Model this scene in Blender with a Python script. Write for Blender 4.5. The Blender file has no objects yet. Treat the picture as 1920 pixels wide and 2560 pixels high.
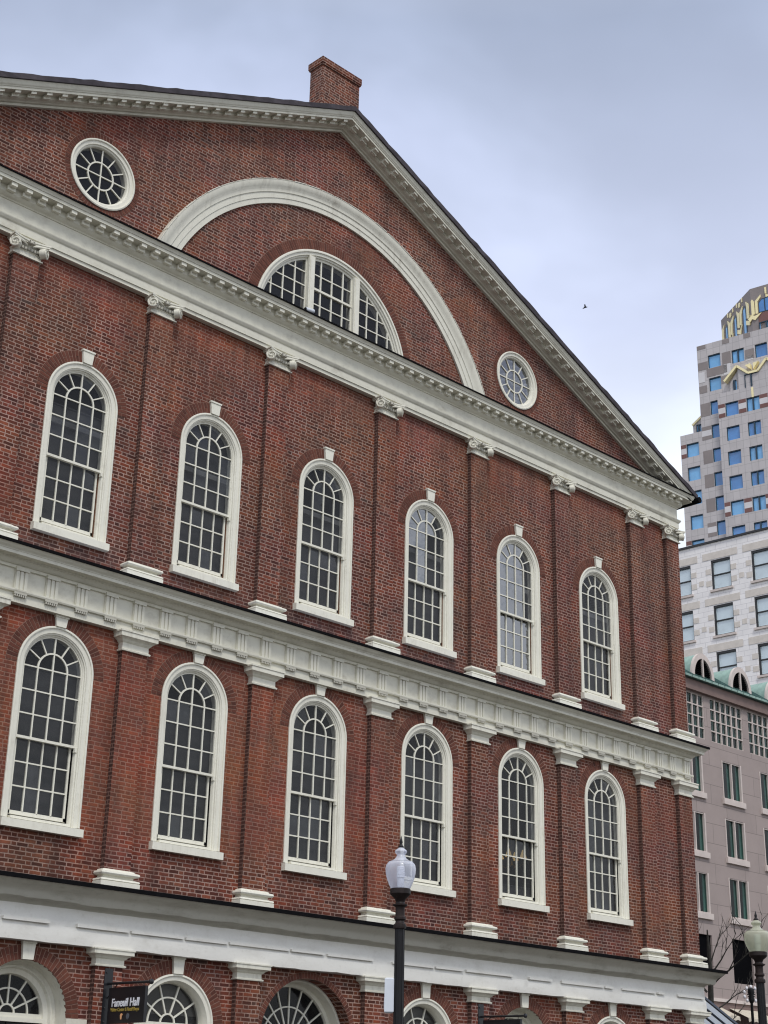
import bpy, math, random
from mathutils import Vector, Matrix
from mathutils.geometry import tessellate_polygon
R = math.radians
random.seed(7)
scene = bpy.context.scene
COL = scene.collection

# ------------------------------------------------------------------ camera
cam_d = bpy.data.cameras.new('camera')
cam = bpy.data.objects.new('camera', cam_d)
COL.objects.link(cam)
scene.camera = cam
cam_d.sensor_fit = 'HORIZONTAL'
cam_d.sensor_width = 36.0
cam_d.lens = 3873.08 / 1920 * 36
cam_d.clip_start = 0.2
cam_d.clip_end = 4000
YAW, PITCH, ROLL = 0.7723, 0.3749, 0.0215
F = Vector((math.sin(YAW)*math.cos(PITCH), math.cos(YAW)*math.cos(PITCH), math.sin(PITCH)))
X0 = Vector((math.cos(YAW), -math.sin(YAW), 0))
U0 = X0.cross(F)
X1 = X0*math.cos(ROLL) + U0*math.sin(ROLL)
U1 = -X0*math.sin(ROLL) + U0*math.cos(ROLL)
m = Matrix((X1, U1, -F)).transposed().to_4x4()
m.translation = Vector((-20.7478, -23.0898, 1.6))
cam.matrix_world = m

# ------------------------------------------------------------------ view / world / sun
scene.render.resolution_x = 768
scene.render.resolution_y = 1024
scene.view_settings.view_transform = 'Standard'
scene.view_settings.look = 'None'
scene.view_settings.gamma = 1
scene.view_settings.exposure = 0.35
scene.cycles.filter_width = 1.15
scene.cycles.max_bounces = 8
scene.cycles.transparent_max_bounces = 12

SUN_EL, SUN_AZ = 54, 208          # azimuth clockwise from +Y
sd = bpy.data.lights.new('sun', 'SUN')
sd.energy = 1.5
sd.angle = R(14)
sd.color = (1.0, 0.965, 0.91)
so = bpy.data.objects.new('sun', sd)
COL.objects.link(so)
so.rotation_euler = (R(90 - SUN_EL), 0, R(180 - SUN_AZ))

w = bpy.data.worlds.new('World')
scene.world = w
w.use_nodes = True
nt = w.node_tree
nt.nodes.clear()


class NT:
    """tiny node helper"""
    def __init__(s, tree): s.t = tree

    def n(s, typ, **kw):
        nd = s.t.nodes.new(typ)
        for k, v in kw.items():
            setattr(nd, k, v)
        return nd

    def link(s, a, b): s.t.links.new(a, b)

    def math(s, op, a, b=None, c=None, clamp=False):
        nd = s.n('ShaderNodeMath', operation=op)
        nd.use_clamp = clamp
        for i, v in enumerate((a, b, c)):
            if v is None: continue
            if isinstance(v, (int, float)): nd.inputs[i].default_value = v
            else: s.link(v, nd.inputs[i])
        return nd.outputs[0]

    def rng(s, v, a, b, c=0.0, d=1.0, smooth=False):
        nd = s.n('ShaderNodeMapRange')
        if smooth: nd.interpolation_type = 'SMOOTHSTEP'
        s.link(v, nd.inputs[0])
        for i, x in enumerate((a, b, c, d)): nd.inputs[i+1].default_value = x
        return nd.outputs[0]

    def mix(s, f, a, b, mode='MIX'):
        nd = s.n('ShaderNodeMix', data_type='RGBA', blend_type=mode)
        if isinstance(f, (int, float)): nd.inputs[0].default_value = f
        else: s.link(f, nd.inputs[0])
        for i, v in ((6, a), (7, b)):
            if isinstance(v, (tuple, list)): nd.inputs[i].default_value = (*v[:3], 1)
            else: s.link(v, nd.inputs[i])
        return nd.outputs[2]

    def noise(s, vec, scale, detail=3, rough=0.5, dim='3D', dist=0.0):
        nd = s.n('ShaderNodeTexNoise', noise_dimensions=dim)
        nd.inputs['Scale'].default_value = scale
        nd.inputs['Detail'].default_value = detail
        nd.inputs['Roughness'].default_value = rough
        nd.inputs['Distortion'].default_value = dist
        if vec is not None: s.link(vec, nd.inputs['Vector'])
        return nd

    def ramp(s, f, pts):
        nd = s.n('ShaderNodeValToRGB')
        cr = nd.color_ramp
        while len(cr.elements) < len(pts): cr.elements.new(0.5)
        for e, (p, c) in zip(cr.elements, pts):
            e.position = p
            e.color = (*c[:3], 1)
        s.link(f, nd.inputs[0])
        return nd.outputs[0]


N = NT(nt)
tc = N.n('ShaderNodeTexCoord')
sep = N.n('ShaderNodeSeparateXYZ')
N.link(tc.outputs['Generated'], sep.inputs[0])
sky = N.n('ShaderNodeTexSky', sky_type='NISHITA')
sky.sun_disc = False
sky.sun_elevation = R(SUN_EL)
sky.sun_rotation = R(SUN_AZ)
sky.air_density = 1.2
sky.dust_density = 2.0
# cloud layer: pale near the horizon, greyer at mid height, bright overhead
z = sep.outputs['Z']
cl = N.ramp(z, [(0.0, (.60, .62, .63)), (0.20, (1.0, 1.06, 1.10)), (0.36, (1.02, 1.09, 1.20)),
                (0.47, (.74, .81, 1.04)), (0.63, (.44, .51, .68)), (0.82, (.72, .74, .76)), (1.0, (1.22, 1.22, 1.20))])
mp = N.n('ShaderNodeMapping')
mp.inputs['Scale'].default_value = (1, 1, 1.9)
N.link(tc.outputs['Generated'], mp.inputs[0])
n1 = N.noise(mp.outputs[0], 2.1, 5, 0.52, dist=0.35)
n2 = N.noise(mp.outputs[0], 6.5, 4, 0.5)
f1 = N.rng(n1.outputs['Fac'], 0.36, 0.64, 0.80, 1.19, True)
f2 = N.rng(n2.outputs['Fac'], 0.3, 0.7, 0.97, 1.03, True)
f12 = N.math('MULTIPLY', f1, f2)
vm = N.n('ShaderNodeVectorMath', operation='SCALE')
N.link(cl, vm.inputs[0])
N.link(f12, vm.inputs['Scale'])
# faint lilac breaks in the cloud
lil = N.rng(n1.outputs['Fac'], 0.45, 0.62, 0.0, 0.35, True)
vc = N.mix(lil, vm.outputs[0], (1.06, 0.99, 1.03), 'MULTIPLY')
bg1 = N.n('ShaderNodeBackground'); bg1.inputs[1].default_value = 0.97
N.link(vc, bg1.inputs[0])
bg2 = N.n('ShaderNodeBackground'); bg2.inputs[1].default_value = 0.05
N.link(sky.outputs[0], bg2.inputs[0])
mx = N.n('ShaderNodeMixShader'); mx.inputs[0].default_value = 0.12
N.link(bg1.outputs[0], mx.inputs[1]); N.link(bg2.outputs[0], mx.inputs[2])
wo = N.n('ShaderNodeOutputWorld')
N.link(mx.outputs[0], wo.inputs[0])


# ------------------------------------------------------------------ materials
def mat(name):
    mt = bpy.data.materials.new(name)
    mt.use_nodes = True
    t = NT(mt.node_tree)
    b = mt.node_tree.nodes['Principled BSDF']
    return mt, t, b


def simple(name, col, rough=0.6, noise=0.12, scale=3.0, metal=0.0, streak=0.0, bump=0.0, spec=None):
    mt, t, b = mat(name)
    c = t.n('ShaderNodeTexCoord')
    a = t.noise(c.outputs['Object'], scale, 5, 0.6)
    f = t.rng(a.outputs['Fac'], 0.3, 0.7, 1 - noise, 1 + noise * 0.5)
    v = t.n('ShaderNodeVectorMath', operation='SCALE')
    v.inputs[0].default_value = col
    t.link(f, v.inputs['Scale'])
    out = v.outputs[0]
    if streak:
        mpp = t.n('ShaderNodeMapping'); mpp.inputs['Scale'].default_value = (5, 5, 0.6)
        t.link(c.outputs['Object'], mpp.inputs[0])
        s2 = t.noise(mpp.outputs[0], 2.0, 6, 0.65)
        g = t.rng(s2.outputs['Fac'], 0.52, 0.75, 0.0, streak)
        out = t.mix(g, out, tuple(x * 0.45 for x in col))
    t.link(out, b.inputs['Base Color'])
    b.inputs['Roughness'].default_value = rough
    b.inputs['Metallic'].default_value = metal
    if spec is not None: b.inputs['Specular IOR Level'].default_value = spec
    if bump:
        bp = t.n('ShaderNodeBump'); bp.inputs['Strength'].default_value = bump
        bp.inputs['Distance'].default_value = 0.02
        s3 = t.noise(c.outputs['Object'], 18, 5, 0.6)
        t.link(s3.outputs['Fac'], bp.inputs['Height'])
        t.link(bp.outputs[0], b.inputs['Normal'])
    return mt


def brick_mat():
    mt, t, b = mat('flemish_bond_brick')
    c = t.n('ShaderNodeTexCoord')
    s = t.n('ShaderNodeSeparateXYZ')
    wob = t.noise(c.outputs['Object'], 6.0, 2, 0.5)
    wv = t.n('ShaderNodeVectorMath', operation='MULTIPLY_ADD')
    t.link(wob.outputs['Color'], wv.inputs[0])
    wv.inputs[1].default_value = (0.016, 0.016, 0.016)
    t.link(c.outputs['Object'], wv.inputs[2])
    t.link(wv.outputs[0], s.inputs[0])
    u0 = t.math('ADD', s.outputs['X'], s.outputs['Y'])
    H, PD = 0.0725, 0.335
    rowf = t.math('DIVIDE', s.outputs['Z'], H)
    row = t.math('FLOOR', rowf)
    fr = t.math('SUBTRACT', rowf, row)
    par = t.math('MULTIPLY', t.math('FLOORED_MODULO', row, 2.0), 0.5)
    wr = t.n('ShaderNodeTexWhiteNoise', noise_dimensions='1D')
    t.link(row, wr.inputs['W'])
    jit = t.math('MULTIPLY', t.math('SUBTRACT', wr.outputs['Value'], 0.5), 0.22)
    uu = t.math('ADD', t.math('ADD', t.math('DIVIDE', u0, PD), par), jit)
    cell = t.math('FLOOR', uu)
    fu = t.math('SUBTRACT', uu, cell)
    hd = t.math('GREATER_THAN', fu, 0.665)
    d1 = t.math('MINIMUM', fu, t.math('ABSOLUTE', t.math('SUBTRACT', fu, 0.665)))
    du = t.math('MULTIPLY', t.math('MINIMUM', d1, t.math('SUBTRACT', 1.0, fu)), PD)
    dv = t.math('MULTIPLY', t.math('MINIMUM', fr, t.math('SUBTRACT', 1.0, fr)), H)
    d = t.math('MINIMUM', du, dv)
    fine = t.noise(c.outputs['Object'], 60.0, 2, 0.6)
    dn = t.math('ADD', d, t.math('MULTIPLY', t.math('SUBTRACT', fine.outputs['Fac'], 0.5), 0.006))
    mort = t.rng(dn, 0.0065, 0.0118, 1.0, 0.0)
    idv = t.n('ShaderNodeCombineXYZ')
    t.link(t.math('ADD', t.math('MULTIPLY', cell, 2.0), hd), idv.inputs[0])
    t.link(row, idv.inputs[1])
    wn = t.n('ShaderNodeTexWhiteNoise', noise_dimensions='2D')
    t.link(idv.outputs[0], wn.inputs['Vector'])
    bc = t.ramp(wn.outputs['Value'], [(0.0, (.068, .022, .015)), (0.20, (.114, .034, .021)), (0.5, (.164, .048, .028)),
                                      (0.8, (.205, .057, .032)), (0.95, (.245, .080, .046)), (1.0, (.09, .05, .04))])
    # header bricks a little darker
    bc = t.mix(t.math('MULTIPLY', hd, 0.26), bc, (.045, .017, .013))
    sp = t.noise(c.outputs['Object'], 26.0, 4, 0.7)
    bc = t.mix(t.rng(sp.outputs['Fac'], 0.35, 0.75, 0.0, 0.35), bc, (.05, .025, .022))
    # weather: big soft patches of soot, repointed redder areas and pale bloom
    big = t.noise(c.outputs['Object'], 0.42, 5, 0.62)
    mpp = t.n('ShaderNodeMapping'); mpp.inputs['Scale'].default_value = (1.6, 1.6, 0.35)
    t.link(c.outputs['Object'], mpp.inputs[0])
    stv = t.noise(mpp.outputs[0], 0.9, 6, 0.68)
    soot = t.rng(stv.outputs['Fac'], 0.50, 0.72, 0.0, 0.50, True)
    bloom = t.noise(c.outputs['Object'], 1.3, 6, 0.7)
    mc = t.ramp(big.outputs['Fac'], [(0.30, (.32, .205, .165)), (0.47, (.41, .28, .235)), (0.58, (.33, .20, .155)), (0.72, (.22, .11, .075))])
    mcv = t.noise(c.outputs['Object'], 9.0, 4, 0.6)
    mc = t.mix(t.rng(mcv.outputs['Fac'], 0.45, 0.7, 0.0, 0.55), mc, (.15, .085, .07))
    red = t.rng(big.outputs['Fac'], 0.5, 0.68, 0.0, 0.42, True)
    bc = t.mix(red, bc, (.20, .060, .032))
    # the middle storey was repointed in a reddish mortar towards the left, the top courses too
    gx, gz = s.outputs['X'], s.outputs['Z']
    edge = t.math('MULTIPLY', t.math('SUBTRACT', bloom.outputs['Fac'], 0.5), 2.4)
    zz = t.math('ADD', gz, t.math('MULTIPLY', edge, 0.5))
    xx = t.math('ADD', gx, t.math('MULTIPLY', edge, 2.2))
    midm = t.math('MULTIPLY', t.math('MULTIPLY', t.rng(zz, 5.9, 6.35), t.rng(zz, 9.9, 10.3, 1.0, 0.0)), t.rng(xx, 0.5, 4.5, 1.0, 0.15))
    topm = t.math('MULTIPLY', t.rng(zz, 15.9, 16.5), t.rng(zz, 17.5, 17.8, 1.0, 0.0))
    repo = t.math('MAXIMUM', t.math('MULTIPLY', midm, 0.80), t.math('MULTIPLY', topm, 0.60))
    mc = t.mix(repo, mc, (.20, .095, .062))
    bc = t.mix(t.math('MULTIPLY', repo, 0.60), bc, (.190, .062, .036))
    # browner, sootier brick on the exposed right end and high in the gable
    brn = t.math('MULTIPLY', t.rng(xx, 1.0, 9.0, 0.0, 0.30), t.rng(zz, 4.8, 6.5))
    bc = t.mix(brn, bc, (.095, .033, .023))
    mc = t.mix(brn, mc, (.27, .165, .13))
    out = t.mix(mort, bc, mc)
    out = t.mix(soot, out, t.mix(0.75, out, (.04, .025, .020)))
    # soot washed down below the two ledges
    lw1 = t.math('MULTIPLY', t.rng(gz, 11.0, 11.5, 1.0, 0.0), t.math('GREATER_THAN', gz, 10.9))
    lw1 = t.math('MULTIPLY', lw1, t.rng(stv.outputs['Fac'], 0.40, 0.62, 0.2, 0.85))
    out = t.mix(lw1, out, (.085, .055, .055))
    blf = t.rng(bloom.outputs['Fac'], 0.60, 0.78, 0.0, 0.38, True)
    out = t.mix(blf, out, (.28, .18, .155))
    drip = t.n('ShaderNodeMapping'); drip.inputs['Scale'].default_value = (3.2, 3.2, 0.22)
    t.link(c.outputs['Object'], drip.inputs[0])
    dn2 = t.noise(drip.outputs[0], 1.0, 5, 0.6)
    patch = t.noise(c.outputs['Object'], 0.8, 6, 0.72, dist=0.6)
    val = t.math('MULTIPLY', t.rng(patch.outputs['Fac'], 0.34, 0.66, 0.72, 1.17), t.rng(dn2.outputs['Fac'], 0.35, 0.62, 1.04, 0.76))
    val = t.math('MULTIPLY', val, t.math('ADD', 1.0, t.math('MULTIPLY', repo, 0.38)))
    vs_ = t.n('ShaderNodeVectorMath', operation='SCALE')
    t.link(out, vs_.inputs[0]); t.link(val, vs_.inputs['Scale'])
    hsv = t.n('ShaderNodeHueSaturation')
    hue = t.noise(c.outputs['Object'], 0.55, 3, 0.5)
    t.link(t.rng(hue.outputs['Fac'], 0.35, 0.65, 0.490, 0.507), hsv.inputs['Hue'])
    t.link(t.rng(patch.outputs['Fac'], 0.35, 0.65, 0.92, 1.10), hsv.inputs['Saturation'])
    t.link(vs_.outputs[0], hsv.inputs['Color'])
    out = hsv.outputs[0]
    t.link(out, b.inputs['Base Color'])
    b.inputs['Roughness'].default_value = 0.86
    b.inputs['Specular IOR Level'].default_value = 0.25
    bp = t.n('ShaderNodeBump')
    bp.inputs['Strength'].default_value = 0.55
    bp.inputs['Distance'].default_value = 0.008
    hh = t.math('ADD', t.math('MULTIPLY', t.math('SUBTRACT', 1.0, mort), 1.0), t.math('MULTIPLY', sp.outputs['Fac'], 0.5))
    t.link(hh, bp.inputs['Height'])
    t.link(bp.outputs[0], b.inputs['Normal'])
    return mt


def voussoir_mat():
    mt, t, b = mat('arch_brick')
    c = t.n('ShaderNodeTexCoord')
    uv = t.n('ShaderNodeUVMap')
    wn = t.n('ShaderNodeTexWhiteNoise', noise_dimensions='2D')
    t.link(uv.outputs[0], wn.inputs['Vector'])
    bc = t.ramp(wn.outputs['Value'], [(0.0, (.075, .026, .018)), (0.5, (.125, .041, .027)), (1.0, (.175, .062, .040))])
    sp = t.noise(c.outputs['Object'], 14.0, 5, 0.7)
    bc = t.mix(t.rng(sp.outputs['Fac'], 0.4, 0.75, 0.0, 0.5), bc, (.06, .03, .026))
    t.link(bc, b.inputs['Base Color'])
    b.inputs['Roughness'].default_value = 0.85
    b.inputs['Specular IOR Level'].default_value = 0.25
    return mt


def paint_mat(name, col, dirt=(.30, .27, .21), amount=0.8, rough=0.55, grain=None):
    mt, t, b = mat(name)
    c = t.n('ShaderNodeTexCoord')
    a = t.noise(c.outputs['Object'], 1.7, 6, 0.65)
    st = t.n('ShaderNodeMapping')
    st.inputs['Scale'].default_value = grain or (7, 7, 0.7)
    t.link(c.outputs['Object'], st.inputs[0])
    s2 = t.noise(st.outputs[0], 1.3, 6, 0.7)
    g = t.math('MULTIPLY', t.rng(a.outputs['Fac'], 0.42, 0.7, 0.0, 1.0), t.rng(s2.outputs['Fac'], 0.45, 0.72, 0.0, amount))
    col2 = t.mix(g, col, dirt)
    s3 = t.noise(c.outputs['Object'], 11, 4, 0.6)
    col2 = t.mix(t.rng(s3.outputs['Fac'], 0.55, 0.8, 0.0, 0.22), col2, dirt)
    t.link(col2, b.inputs['Base Color'])
    b.inputs['Roughness'].default_value = rough
    bp = t.n('ShaderNodeBump'); bp.inputs['Strength'].default_value = 0.25
    bp.inputs['Distance'].default_value = 0.01
    t.link(s3.outputs['Fac'], bp.inputs['Height'])
    t.link(bp.outputs[0], b.inputs['Normal'])
    return mt


def glass_mat(name, tint, refl, rough=0.03, wav=0.25, clear=0.75):
    """thin window pane: partly see-through, partly reflecting"""
    mt = bpy.data.materials.new(name)
    mt.use_nodes = True
    tr = mt.node_tree
    tr.nodes.clear()
    t = NT(tr)
    c = t.n('ShaderNodeTexCoord')
    ns = t.noise(c.outputs['Object'], 2.4, 3, 0.5)
    bp = t.n('ShaderNodeBump'); bp.inputs['Strength'].default_value = wav
    bp.inputs['Distance'].default_value = 0.03
    t.link(ns.outputs['Fac'], bp.inputs['Height'])
    gl = t.n('ShaderNodeBsdfGlossy'); gl.inputs['Roughness'].default_value = rough
    gl.inputs['Color'].default_value = (0.95, 0.97, 1, 1)
    t.link(bp.outputs[0], gl.inputs['Normal'])
    tp = t.n('ShaderNodeBsdfTransparent'); tp.inputs['Color'].default_value = (*tint, 1)
    df = t.n('ShaderNodeBsdfDiffuse'); df.inputs['Color'].default_value = (0.05, 0.05, 0.052, 1)
    m1 = t.n('ShaderNodeMixShader'); m1.inputs[0].default_value = clear
    t.link(df.outputs[0], m1.inputs[1]); t.link(tp.outputs[0], m1.inputs[2])
    ge = t.n('ShaderNodeNewGeometry')
    dt = t.n('ShaderNodeVectorMath', operation='DOT_PRODUCT')
    t.link(ge.outputs['Normal'], dt.inputs[0]); t.link(ge.outputs['Incoming'], dt.inputs[1])
    om = t.math('SUBTRACT', 1.0, t.math('ABSOLUTE', dt.outputs['Value']))
    fac = t.math('ADD', t.math('MULTIPLY', t.math('POWER', om, 5.0), 0.9), 0.016 + refl, clamp=True)
    m2 = t.n('ShaderNodeMixShader')
    t.link(fac, m2.inputs[0])
    t.link(m1.outputs[0], m2.inputs[1]); t.link(gl.outputs[0], m2.inputs[2])
    o = t.n('ShaderNodeOutputMaterial')
    t.link(m2.outputs[0], o.inputs[0])
    return mt


def block_mat(name, col, mortar, bw, bh, off=0.5, msize=0.012, var=0.10, rough=0.8, rot=None):
    """ashlar / panel joints through the Brick Texture on the x+y, z plane"""
    mt, t, b = mat(name)
    c = t.n('ShaderNodeTexCoord')
    s = t.n('ShaderNodeSeparateXYZ')
    t.link(c.outputs['Object'], s.inputs[0])
    cb = t.n('ShaderNodeCombineXYZ')
    t.link(t.math('ADD', s.outputs['X'], s.outputs['Y']), cb.inputs[0])
    t.link(s.outputs['Z'], cb.inputs[1])
    br = t.n('ShaderNodeTexBrick')
    br.offset = off
    br.inputs['Scale'].default_value = 1
    br.inputs['Brick Width'].default_value = bw
    br.inputs['Row Height'].default_value = bh
    br.inputs['Mortar Size'].default_value = msize
    br.inputs['Mortar Smooth'].default_value = 0.3
    br.inputs['Color1'].default_value = (*[x*(1-var) for x in col], 1)
    br.inputs['Color2'].default_value = (*[x*(1+var) for x in col], 1)
    br.inputs['Mortar'].default_value = (*mortar, 1)
    t.link(cb.outputs[0], br.inputs['Vector'])
    a = t.noise(c.outputs['Object'], 0.7, 6, 0.65)
    out = t.mix(t.rng(a.outputs['Fac'], 0.45, 0.75, 0.0, 0.28), br.outputs['Color'], tuple(x*.6 for x in col))
    t.link(out, b.inputs['Base Color'])
    b.inputs['Roughness'].default_value = rough
    return mt


M = {
    'brick': brick_mat(),
    'side_brick': block_mat('dark_side_brick', (.055, .021, .015), (.17, .10, .08), .22, .0725, .5, .012, .3),
    'vous': voussoir_mat(),
    'joint': simple('arch_mortar', (.24, .135, .10), 0.9, 0.3, 9),
    'white': paint_mat('cream_paint', (.68, .665, .57)),
    'winwhite': paint_mat('window_paint', (.72, .705, .61), amount=0.5),
    'trim': paint_mat('cornice_paint', (.63, .615, .52), dirt=(.27, .24, .18), amount=0.75, grain=(2.0, 7, 3.0)),
    'cool': paint_mat('cool_white_paint', (.70, .69, .645), dirt=(.34, .31, .25), amount=0.5, grain=(1.2, 4, 4)),
    'dirty': paint_mat('sooty_paint', (.44, .425, .36), dirt=(.16, .14, .10), amount=0.95, grain=(1.2, 5, 5)),
    'slate': simple('roof_slate', (.055, .045, .055), 0.7, 0.4, 6),
    'edge': simple('black_drip_edge', (.007, .007, .008), 0.95, 0.3, 6, spec=.05),
    'lead': simple('lead_flashing', (.34, .36, .42), 0.5, 0.25, 4, streak=0.3),
    'glass': glass_mat('window_glass', (.80, .81, .82), 0.0),
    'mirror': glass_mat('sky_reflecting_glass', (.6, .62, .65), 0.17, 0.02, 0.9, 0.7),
    'glassb': glass_mat('old_wavy_glass', (.70, .72, .75), 0.02, 0.06, 0.8),
    'railm': simple('pale_rail', (.20, .20, .20), 0.8, 0.5, 2),
    'shade': simple('grey_roller_shade', (.075, .076, .080), 0.9, 0.5, 1.3),
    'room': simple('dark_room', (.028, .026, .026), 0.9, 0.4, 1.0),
    'iron': simple('black_iron', (.006, .006, .0075), 0.5, 0.3, 6, bump=0.15, spec=.3),
    'rust': simple('rusty_black_iron', (.017, .010, .009), 0.55, 0.6, 9, bump=0.2, spec=.3),
    'brown': simple('sash_wood', (.16, .075, .04), 0.7, 0.3, 6),
    'ground': block_mat('plaza_brick', (.085, .062, .055), (.07, .065, .06), 0.2, 0.1),
}


# ------------------------------------------------------------------ mesh builder
class MB:
    def __init__(s): s.v = []; s.f = []; s.m = []; s.uv = {}; s.sm = False

    def add(s, vs, fs, mi=0):
        o = len(s.v)
        s.v += [tuple(a) for a in vs]
        for f in fs:
            s.f.append(tuple(i + o for i in f)); s.m.append(mi)
        return s

    def box(s, x0, x1, y0, y1, z0, z1, mi=0):
        vs = [(x0, y0, z0), (x1, y0, z0), (x1, y1, z0), (x0, y1, z0), (x0, y0, z1), (x1, y0, z1), (x1, y1, z1), (x0, y1, z1)]
        return s.add(vs, [(0, 3, 2, 1), (4, 5, 6, 7), (0, 1, 5, 4), (1, 2, 6, 5), (2, 3, 7, 6), (3, 0, 4, 7)], mi)

    def prism(s, pts, y0, y1, mi=0):
        """polygon in x,z extruded along y"""
        n = len(pts)
        vs = [(x, y0, z) for x, z in pts] + [(x, y1, z) for x, z in pts]
        fs = [tuple(range(n)), tuple(range(2*n-1, n-1, -1))]
        fs += [(i, (i+1) % n, (i+1) % n + n, i + n) for i in range(n)]
        return s.add(vs, fs, mi)

    def bar(s, a, b, wd, y0, y1, mi=0):
        """flat bar between two x,z points"""
        ax, az = a; bx, bz = b
        L = math.hypot(bx-ax, bz-az)
        nx, nz = -(bz-az)/L*wd/2, (bx-ax)/L*wd/2
        return s.prism([(ax-nx, az-nz), (bx-nx, bz-nz), (bx+nx, bz+nz), (ax+nx, az+nz)], y0, y1, mi)

    def wrap(s, prof, x0, x1, y0, y1, mi=0, both=True):
        """profile (p,z) carried round left, front and right of a rectangle, mitred"""
        n = len(prof)
        vs = []
        for p, zz in prof:
            vs += [(x0-p, y1, zz), (x0-p, y0-p, zz), (x1+p, y0-p, zz), (x1+p, y1, zz)]
        fs = []
        for i in range(n-1):
            for k in range(3):
                a, b2 = i*4+k, (i+1)*4+k
                fs.append((a, a+1, b2+1, b2))
        return s.add(vs, fs, mi)

    def ring(s, cx, cz, prof, a0, a1, n, mi=0, cap=True):
        """profile (r,y) swept round cx,cz"""
        k = len(prof)
        vs = []
        for i in range(n+1):
            a = a0 + (a1-a0)*i/n
            vs += [(cx + r*math.cos(a), y, cz + r*math.sin(a)) for r, y in prof]
        fs = [(i*k+j, i*k+j+1, (i+1)*k+j+1, (i+1)*k+j) for i in range(n) for j in range(k-1)]
        if cap and abs(a1-a0) < 6.2:
            fs += [tuple(range(k)), tuple(n*k+j for j in range(k-1, -1, -1))]
        return s.add(vs, fs, mi)

    def arch(s, cx, zs, z0, prof, n=28, mi=0):
        """profile (r,y) up a jamb, over a half circle and down"""
        k = len(prof)
        path = [(-1, 0, z0)] + [(math.cos(math.pi*(1-i/n)), math.sin(math.pi*(1-i/n)), None) for i in range(n+1)] + [(1, 0, z0)]
        vs = []
        for c, sn, zz in path:
            for r, y in prof:
                vs.append((cx + r*c, y, zz if zz is not None else zs + r*sn))
        L = len(path)
        fs = [(i*k+j, i*k+j+1, (i+1)*k+j+1, (i+1)*k+j) for i in range(L-1) for j in range(k-1)]
        return s.add(vs, fs, mi)

    def lathe(s, prof, cx, cy, n=20, mi=0):
        """profile (r,z) about a vertical axis"""
        k = len(prof)
        vs = []
        for i in range(n):
            a = 2*math.pi*i/n
            vs += [(cx + r*math.cos(a), cy + r*math.sin(a), zz) for r, zz in prof]
        fs = [(i*k+j, ((i+1) % n)*k+j, ((i+1) % n)*k+j+1, i*k+j+1) for i in range(n) for j in range(k-1)]
        return s.add(vs, fs, mi)

    def tube(s, pts, rads, n=7, mi=0):
        pts = [Vector(p) for p in pts]
        vs = []
        for i, p in enumerate(pts):
            d = (pts[min(i+1, len(pts)-1)] - pts[max(i-1, 0)]).normalized()
            up = Vector((0, 0, 1)) if abs(d.z) < .9 else Vector((1, 0, 0))
            a = d.cross(up).normalized(); b2 = d.cross(a)
            r = rads[i] if isinstance(rads, (list, tuple)) else rads
            vs += [tuple(p + a*r*math.cos(t) + b2*r*math.sin(t)) for t in [2*math.pi*j/n for j in range(n)]]
        fs = [(i*n+j, i*n+(j+1) % n, (i+1)*n+(j+1) % n, (i+1)*n+j) for i in range(len(pts)-1) for j in range(n)]
        fs += [tuple(range(n)), tuple((len(pts)-1)*n+j for j in range(n-1, -1, -1))]
        return s.add(vs, fs, mi)

    def build(s, name, mats, parent=None, smooth=False):
        me = bpy.data.meshes.new(name)
        me.from_pydata(s.v, [], s.f)
        if not isinstance(mats, (list, tuple)): mats = [mats]
        for mm in mats: me.materials.append(mm)
        me.polygons.foreach_set('material_index', s.m)
        if s.uv:
            ul = me.uv_layers.new(name='UVMap')
            for fi, val in s.uv.items():
                for li in me.polygons[fi].loop_indices: ul.data[li].uv = val
        import bmesh
        bm = bmesh.new(); bm.from_mesh(me)
        bmesh.ops.remove_doubles(bm, verts=bm.verts, dist=1e-5) if not s.uv else None
        bmesh.ops.recalc_face_normals(bm, faces=bm.faces)
        bm.to_mesh(me); bm.free()
        if smooth:
            me.polygons.foreach_set('use_smooth', [True]*len(me.polygons))
            me.set_sharp_from_angle(angle=R(38))
        o = bpy.data.objects.new(name, me)
        COL.objects.link(o)
        if parent: o.parent = parent
        return o


def thing(name, label, cat, loc=(0, 0, 0), rz=0, group=None):
    o = bpy.data.objects.new(name, None)
    COL.objects.link(o)
    o.location = loc
    o.rotation_euler = (0, 0, rz)
    tag(o, label, cat, group)
    return o


def tag(o, label, cat, group=None):
    o['label'] = label; o['category'] = cat
    if group: o['group'] = group
    return o


def copy_part(o, parent, loc=None):
    c = o.copy()
    COL.objects.link(c)
    c.parent = parent
    if loc is not None: c.location = loc
    return c


def holed(mb, outer, holes, y, depth, mi=0, mir=0):
    """flat wall in the x,z plane at y with holes; reveals go back by depth"""
    loops = [[Vector((x, zz, 0)) for x, zz in outer]] + [[Vector((x, zz, 0)) for x, zz in h] for h in holes]
    tris = tessellate_polygon(loops)
    flat = [p for l in loops for p in l]
    mb.add([(p.x, y, p.y) for p in flat], [tuple(t) for t in tris], mi)
    for h in holes:
        n = len(h)
        mb.add([(x, y, zz) for x, zz in h] + [(x, y+depth, zz) for x, zz in h],
               [(i, (i+1) % n, (i+1) % n+n, i+n) for i in range(n)], mir)


def archpoly(cx, zs, z0, r, n=24):
    return [(cx-r, z0)] + [(cx + r*math.cos(math.pi*(1-i/n)), zs + r*math.sin(math.pi*(1-i/n))) for i in range(n+1)] + [(cx+r, z0)]


# ------------------------------------------------------------------ ground
g = MB()
g.add([(-900, -900, 0), (900, -900, 0), (900, 900, 0), (-900, 900, 0)], [(0, 1, 2, 3)])
go = g.build('plaza_ground', M['ground'])
go['kind'] = 'structure'

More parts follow.
